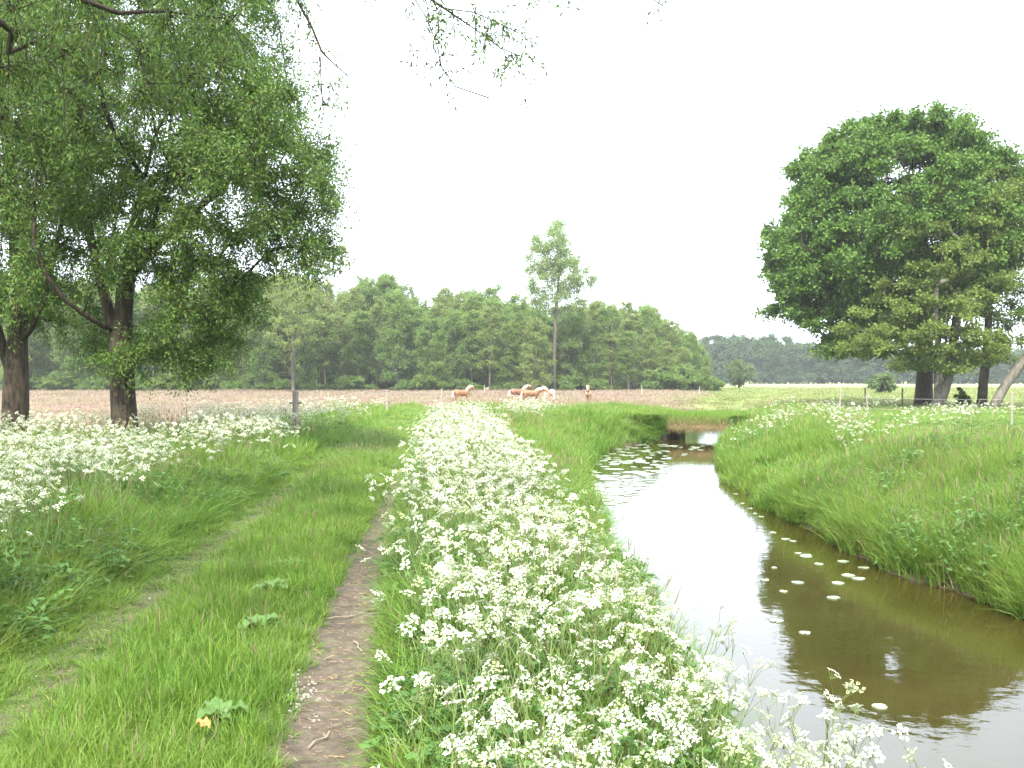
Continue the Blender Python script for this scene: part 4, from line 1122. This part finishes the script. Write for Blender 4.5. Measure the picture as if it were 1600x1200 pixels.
# ------------------------------------------------------------------ lily pads
def pad_mesh(seed):
    gg = np.random.default_rng(seed); n = 22; a = np.linspace(.16, 6.28 - .16, n); r = 1 + gg.normal(size=n) * .035
    V_ = [(0, 0, .05)] + [(math.cos(t) * q, math.sin(t) * q, .05 + .035 * max(0, math.sin(t * 2 + seed))) for t, q in zip(a, r)]
    V_ += [(0, 0, -.03)] + [(math.cos(t) * q * .97, math.sin(t) * q * .97, -.03) for t, q in zip(a, r)]
    T = [[0, k_, k_ + 1] for k_ in range(1, n)] + [[n + 1, n + 1 + k_ + 1, n + 1 + k_] for k_ in range(1, n)]
    Q = [[k_, n + 1 + k_, n + 2 + k_, k_ + 1] for k_ in range(1, n)]
    return mesh_np('lily_pad', V_, [np.array(T), np.array(Q)], M['lily'])
PADS = [pad_mesh(q) for q in range(5)]
gl = np.random.default_rng(701)
def pad(px, py, w_px, lab, grp):
    d = (EYE - WATER) * FPX / (py - HOR); x = (px - 800) / FPX * d
    if not (Lx(d) + .12 < x < Rx(d) - .12): return
    r = w_px * (.5 if d > 22 else .44) / FPX * d
    o = link('lily_pad', PADS[int(gl.integers(0, 5))], None, (x, d, WATER + .004)); o.scale = (r, r, .12); o.rotation_euler = (gl.normal() * .01, gl.normal() * .01, gl.uniform(0, 6.28))
    tag(o, lab, 'lily pad', grp)
pad(1375, 1106, 27, 'single pale lily pad nearest the camera amid the dark reflection', None)
for px, py, w in [(1260, 870, 22), (1318, 878, 20), (1260, 868, 18), (1280, 882, 16), (1247, 865, 12), (1350, 888, 20), (1326, 900, 24), (1342, 905, 24), (1310, 912, 22),
                  (1247, 911, 22), (1225, 925, 14), (1303, 935, 23), (1214, 971, 24), (1258, 990, 20), (1195, 907, 16), (1210, 888, 10)]:
    pad(px, py, w, 'small lily pad floating in the middle reach by the right bank', 'lily pads in the middle of the stream')
for px, py, w in [(1228, 843, 16), (1208, 833, 12), (1240, 846, 12), (1190, 808, 10), (1172, 795, 10), (1160, 787, 8), (1180, 803, 8), (1150, 772, 8)]:
    pad(px, py, w, 'small lily pad strung along the right bank of the stream', 'lily pads along the right bank')
for _ in range(240):
    py = 694 + 95 * gl.uniform(0, 1) ** 1.1
    lo_ = np.interp(py, [697, 715, 740, 780], [965, 925, 915, 915]); hi_ = np.interp(py, [697, 715, 740, 780, 792], [1120, 1060, 1035, 990, 950])
    pad(gl.uniform(lo_, hi_), py, gl.uniform(8, 22) * (py - HOR) / 150, 'pale lily pad in the crowded patch before the culvert', 'lily pads before the culvert')

# ------------------------------------------------------------------ culvert under the grassy crossing
BR = math.radians(18.5)
br = thing('culvert', 'low brown concrete culvert with dry grass fringe where the stream passes under the crossing', 'culvert', (7.86, 42.2, 0), -BR)
for sx in (-1, 1):
    mb = MB(); mb.box(min(sx * 1.30, sx * 1.58), max(sx * 1.30, sx * 1.58), 0, 5.2, -1.7, -.53); link('side_wall', mb.build('culvert_side_wall', [M['concrete']]), br)
mb = MB(); mb.box(-1.64, 1.64, -.06, 5.26, -.527, -.40); link('roof_slab', mb.build('culvert_roof_slab', [M['concrete_dark']]), br)
# earth fill with a rounded top
u = np.linspace(-1.68, 1.68, 25); v = np.linspace(-.02, 5.22, 25)
UU, VV = np.meshgrid(u, v, indexing='ij')
ZZ = -.39 + .34 * np.minimum(sm(0, .7, VV + .02), sm(0, .7, 5.24 - VV)) * 1.0 + (vnoise(UU + 30, VV + 30, .5, 31) - .5) * .06
V_ = np.stack([UU, VV, ZZ], -1).reshape(-1, 3); nb = 25
I_, J_ = np.meshgrid(np.arange(24), np.arange(24), indexing='ij')
F_ = np.stack([I_ * nb + J_, (I_ + 1) * nb + J_, (I_ + 1) * nb + J_ + 1, I_ * nb + J_ + 1], -1).reshape(-1, 4)
M['turf'] = rough_mat('turf', (0.07, 0.09, 0.03), (0.12, 0.16, 0.04), 6, .95, .5)
link('earth_cover', mesh_np('culvert_earth', V_, [F_], M['turf'], smooth=True), br)
gb = np.random.default_rng(711)
def blade_sheet(n, uf, vf, h, w, mat, hang, name, parent, stuff=True):
    u_ = uf(n); v_ = vf(n)
    z = -.39 + .34 * np.minimum(sm(0, .7, v_ + .02), sm(0, .7, 5.24 - v_))
    P0 = np.stack([u_, v_, z], 1)
    hh = h * gb.uniform(.4, 1.2, n)
    D = np.stack([gb.normal(size=n) * .35, gb.normal(size=n) * .35 - hang * .8, 1 - hang * 1.5 + gb.normal(size=n) * .2], 1); D = unit(D)
    S_ = unit(np.cross(D, rdir(n, gb))) * (w * .5)
    m_ = P0 + D * (hh * .5)[:, None]; e = P0 + D * hh[:, None]; e[:, 2] -= hang * hh * .5
    V_ = np.stack([P0 - S_, P0 + S_, m_ + S_ * .8, m_ - S_ * .8, e], 1).reshape(-1, 3); o_ = np.arange(n)[:, None] * 5
    o = link(name, mesh_np(name, V_, [o_ + np.array([0, 1, 2, 3]), o_ + np.array([3, 2, 4])], M[mat]), parent)
    if stuff: o['kind'] = 'stuff'
blade_sheet(5200, lambda n: gb.uniform(-1.62, 1.68, n), lambda n: np.abs(gb.normal(size=n)) * .17 - .06, .34, .014, 'thatch', .8, 'dry_fringe', br)
blade_sheet(1300, lambda n: gb.uniform(-1.68, 1.68, n), lambda n: gb.uniform(0.0, .5, n), .2, .02, 'thatch', .15, 'dry_grass', br)
blade_sheet(7000, lambda n: gb.uniform(-1.68, 1.68, n), lambda n: gb.uniform(.12, 5.1, n), .26, .022, 'tall_grass', 0, 'grass_cover', br)
# rounded pale stone by the culvert, reeds in front
bm_pts = rdir(400, gb)
import bmesh
def blob(name, mat, r, seed, sub=3, rough=.12):
    bm = bmesh.new(); bmesh.ops.create_icosphere(bm, subdivisions=sub, radius=1)
    gg = np.random.default_rng(seed); K = rdir(6, gg); A = gg.uniform(.4, 1, 6)
    for v_ in bm.verts:
        n_ = np.array(v_.co); f_ = 1 + rough * float(np.sum(A * np.sin(K @ n_ * 3 + A * 9)) / 3)
        v_.co = Vector(n_ * f_ * r)
    me = bpy.data.meshes.new(name); bm.to_mesh(me); bm.free(); me.materials.append(M[mat])
    me.polygons.foreach_set('use_smooth', [True] * len(me.polygons)); return me
c = W(1148, 660, 42.0)
tag(link('stone', blob('stone', 'stone', np.array([.19, .17, .2]), 5), None, c), 'rounded pale stone at the right shoulder of the culvert', 'stone')
tag(link('mole_hill', blob('mole_hill', 'turf', np.array([.55, .5, .35]), 8), None, loc_of(1507, 62, .05)), 'small dark mound at the foot of the shrub by the oak', 'mound')
mb = MB(); gg = np.random.default_rng(720)
for q in range(26):
    p = np.array([gg.normal() * .5, gg.normal() * .15, -.25]); hh = gg.uniform(.4, .62); d = np.array([gg.normal() * .05, gg.normal() * .05, hh])
    mb.tube([p, p + d * .6, p + d + [gg.normal() * .04, 0, 0]], [.008, .006, .002], 3, cap=False)
tag(link('reed_clump', mb.build('reed_clump', [M['tall_grass']]), None, (8.0, 40.6, WATER)), 'thin reeds standing in the water before the culvert mouth', 'reeds')

# ------------------------------------------------------------------ fences
def fence(name, label, posts, wires, wire_r, mat):
    """posts: (px, top py, depth, half width, lean, material); wires: heights above ground"""
    x0 = (posts[0][0] - 800) / FPX * posts[0][2]; y0 = posts[0][2]
    root = thing(name, label, 'fence', (x0, y0, float(H(x0, y0))))
    o0 = np.array(root.location); tops = []
    for q, (px, py, d, hw_, lean, pm, ins) in enumerate(posts):
        top = W(px, py, d); x, y = top[0], top[1]; z0 = float(H(x, y)) - .3
        b = np.array([x - lean, y, z0]); mb = MB()
        mb.tube([b - o0, (b * .5 + top * .5) - o0, top - [0, 0, .02] - o0, top - o0], [hw_, hw_, hw_, hw_ * .85], 8)
        po = link('post', mb.build('fence_post', [M[pm]]), root)
        gz = float(H(x, y))
        tops.append((b, top, gz))
        if ins:
            for wz in wires:
                for sx in (-1, 1):
                    t = (gz + wz - b[2]) / (top[2] - b[2]); c = b + (top - b) * t - o0
                    mi = MB(); mi.tube([c + [sx * hw_ * .8, -.02, 0], c + [sx * (hw_ + .045), -.02, 0], c + [sx * (hw_ + .07), -.02, .004]], [.018, .016, .03], 7)
                    link('insulator', mi.build('fence_insulator', [M['plastic']]), po)
    for wz in wires:
        mb = MB()
        for (b0, t0, g0), (b1, t1, g1) in zip(tops[:-1], tops[1:]):
            f0 = (g0 + wz - b0[2]) / (t0[2] - b0[2]); f1 = (g1 + wz - b1[2]) / (t1[2] - b1[2])
            p = b0 + (t0 - b0) * f0 - o0; q_ = b1 + (t1 - b1) * f1 - o0; tt = np.linspace(0, 1, 9)[:, None]
            L_ = p + (q_ - p) * tt; L_[:, 2] -= .12 * (tt[:, 0] * (1 - tt[:, 0])) * 1.0; L_[:, 1] -= .06
            mb.tube(L_, wire_r, 4, cap=False)
        link('wire', mb.build('fence_wire', [M[mat]]), root)
    return root
fence('wire_fence', 'wire fence of weathered grey posts with black insulators along the pink meadow',
      [(206, 611, 21.6, .06, 0, 'post_wood', False), (462, 611, 24.0, .075, .01, 'post_wood', True), (605, 613, 46, .06, .02, 'post_wood', True), (690, 607, 75, .06, 0, 'post_wood', False)], (.55, 1.05), .003, 'wire')
fence('wire_fence', 'sagging wire fence on thin leaning posts before the oak in the right pasture',
      [(1314, 606, 60, .045, .1, 'post_wood', False), (1352, 606, 62, .05, 0, 'post_dark', False), (1410, 607, 66, .05, 0, 'post_dark', False)], (.5, .95), .006, 'wire')
fence('wire_fence', 'wire fence from the leaning stake to the tall post at the right edge',
      [(1353, 616, 36, .022, -.2, 'post_wood', False), (1581, 613, 32, .038, 0, 'post_wood', False), (1800, 606, 29, .05, 0, 'post_wood', False)], (.55, .95), .004, 'wire')
for px, py, lab in [(757, 601, 'white stake at the wood edge right of the left horse'), (1003, 603, 'white stake at the wood edge right of the facing horse'), (1093, 604, 'white stake at the right end of the wood')]:
    d = 118; t = W(px, py, d); z0 = float(H(t[0], d)) - .1; mb = MB()
    mb.tube([[0, 0, 0], [0, 0, (t[2] - z0) * .5], [0, 0, t[2] - z0 - .02], [0, 0, t[2] - z0]], [.03, .03, .03, .02], 6)
    mb.tube([[0, -.05, t[2] - z0 - .12], [0, -.09, t[2] - z0 - .12]], [.04, .03], 6)
    tag(link('fence_stake', mb.build('fence_stake', [M['stake']]), None, (t[0], d, z0)), lab, 'stake')

# ------------------------------------------------------------------ horses
_b = bmesh.new(); bmesh.ops.create_icosphere(_b, subdivisions=2, radius=1)
SPV = np.array([v.co[:] for v in _b.verts]); SPF = np.array([[v.index for v in f.verts] for f in _b.faces]); _b.free()
def horse(label, px, d, rz, coat, neck=(.95, 1.62), head=(.40, -.22), turn=0.0, sc=.9):
    """haflinger-like pony facing +x; neck = poll position (x, z), head = muzzle offset, turn = sideways swing of head"""
    x = (px - 800) / FPX * d
    root = thing('horse', label, 'horse', (x, d, float(H(x, d))), rz, 'horses in the meadow'); root.scale = (sc, sc, sc)
    hb = MB()
    def ball(c, r, s=(1, 1, 1)): hb.add(SPV * np.array(s) * r + np.array(c), SPF)
    def limb(pts, rs):
        for (a, b), (ra, rb) in zip(zip(pts[:-1], pts[1:]), zip(rs[:-1], rs[1:])):
            a = np.array(a); b = np.array(b); L = np.linalg.norm(b - a); n_ = max(2, int(L / (min(ra, rb) * .45)))
            for t in np.linspace(0, 1, n_ + 1): ball(a + (b - a) * t, ra + (rb - ra) * t)
    limb([(-.55, 0, 1.02), (-.2, 0, .99), (.2, 0, .97), (.48, 0, 1.0)], [.29, .29, .29, .27])
    ball((-.6, 0, 1.08), .26, (1, 1.05, 1)); ball((.40, 0, 1.12), .22, (1, .8, 1)); ball((.05, 0, .88), .28, (1.5, 1, .9)); ball((.6, 0, .98), .2, (1, 1.1, 1.1))
    poll = np.array([neck[0], turn * .35, neck[1]]); th = np.array([neck[0] * .55 + .25, turn * .12, (neck[1] + 1.1) * .5 + .02])
    limb([(.48, 0, 1.08), tuple(th), tuple(poll)], [.23, .17, .115])
    mz = poll + np.array([head[0] * math.cos(turn), head[0] * math.sin(turn), head[1]])
    mid_ = poll * .55 + mz * .45
    limb([tuple(poll), tuple(mid_), tuple(mz)], [.125, .115, .07])
    for sy in (-1, 1):
        e = poll + np.array([-.02, sy * .065, .10]); limb([tuple(poll + np.array([0, sy * .05, .04])), tuple(e), tuple(e + [.01, sy * .01, .08])], [.04, .035, .014])
        f = .03 * sy
        limb([(.50, sy * .15, .92), (.50 + f, sy * .15, .66), (.50 + 2 * f, sy * .14, .42), (.50 + f, sy * .14, .12), (.54 + f, sy * .14, .05)], [.13, .085, .06, .048, .06])
        limb([(-.58, sy * .15, .98), (-.46, sy * .17, .74), (-.66 + f, sy * .15, .50), (-.62 + f, sy * .14, .13), (-.57 + f, sy * .14, .05)], [.19, .13, .07, .05, .06])
    me = hb.build('horse_raw', [M[coat]])
    tmp = bpy.data.objects.new('horse_raw', me); COL.objects.link(tmp)
    rmd = tmp.modifiers.new('r', 'REMESH'); rmd.mode = 'VOXEL'; rmd.voxel_size = .032; rmd.use_smooth_shade = True
    s_ = tmp.modifiers.new('s', 'SMOOTH'); s_.factor = .5; s_.iterations = 4
    dg = bpy.context.evaluated_depsgraph_get(); me2 = bpy.data.meshes.new_from_object(tmp.evaluated_get(dg)); me2.name = 'horse_body'
    bpy.data.objects.remove(tmp); bpy.data.meshes.remove(me)
    me2.materials.clear(); me2.materials.append(M[coat]); me2.materials.append(M['hoof'])
    for p in me2.polygons:
        p.use_smooth = True
        if p.center[2] < .075: p.material_index = 1
    link('body', me2, root)
    gh = np.random.default_rng(int(px)); mb = MB()
    for t in np.linspace(0, 1, 26):                                       # mane falling on both sides of the crest
        c_ = (np.array([.42, 0, 1.28]) * (1 - t) + th * 0 + (poll + [-.04, 0, .12]) * t) + np.array([-.03, turn * .1 * t, .10 * math.sin(math.pi * t)])
        for sy in (-1, 1):
            e = c_ + np.array([gh.normal() * .03 - .02, sy * (.17 - .05 * t), -.26 + gh.normal() * .04])
            mb.tube([c_, c_ * .6 + e * .4 + [0, sy * .07, .03], e], [.035, .035, .012], 5)
    f_ = poll + [.03, 0, .1]; mb.tube([f_, f_ * .5 + (mid_ + [0.06, 0, .07]) * .5 + [0.02, 0, .03], mid_ + [.06, 0, .05]], [.045, .05, .015], 6)
    link('mane', mb.build('horse_mane', [M['mane']], True), root)
    mb = MB()
    for _ in range(12):
        o_ = gh.normal(size=3) * .03
        mb.tube([np.array([-.82, 0, 1.15]) + o_ * .4, np.array([-.93, 0, 1.0]) + o_, np.array([-.96, 0, .65]) + o_ * 1.6, np.array([-.92, 0, .32]) + o_ * 1.4], [.03, .04, .045, .012], 5)
    link('tail', mb.build('horse_tail', [M['mane']], True), root)
    return root
horse('chestnut horse standing alone at the left of the herd', 722, 86, math.radians(25), 'coat_chestnut', neck=(.92, 1.60), head=(.33, -.30), turn=-.35)
horse('dark brown horse with a pale mane standing behind the front chestnut', 810, 90, math.radians(12), 'coat_brown', neck=(1.02, 1.55), head=(.36, -.22))
horse('bright chestnut horse with lowered pale head in front of the group', 830, 85, math.radians(-8), 'coat_chestnut', neck=(1.15, 1.34), head=(.40, -.18))
horse('white and chestnut patched horse with its rump to us right of the group', 858, 88, math.radians(118), 'coat_pinto', neck=(1.0, 1.50), head=(.36, -.25), turn=.3)
horse('pale horse facing the camera with a flaxen forelock apart on the right', 919, 84, math.radians(-97), 'coat_pale', neck=(.78, 1.66), head=(.26, -.34))

# ------------------------------------------------------------------ the hazy air of a bright midday
m, t, out = nodes('haze_air')
pv = t.nodes.new('ShaderNodeVolumePrincipled'); pv.inputs['Color'].default_value = (0.93, 0.96, 1.0, 1); pv.inputs['Density'].default_value = 0.00030
pv.inputs['Anisotropy'].default_value = 0.0
t.links.new(pv.outputs['Volume'], out.inputs['Volume'])
mb = MB(); mb.box(-1100, 1100, -250, 1700, -3.2, 32)
tag(link('haze', mb.build('haze', [m])), 'thin pale haze in the air over the meadow', kind='stuff')
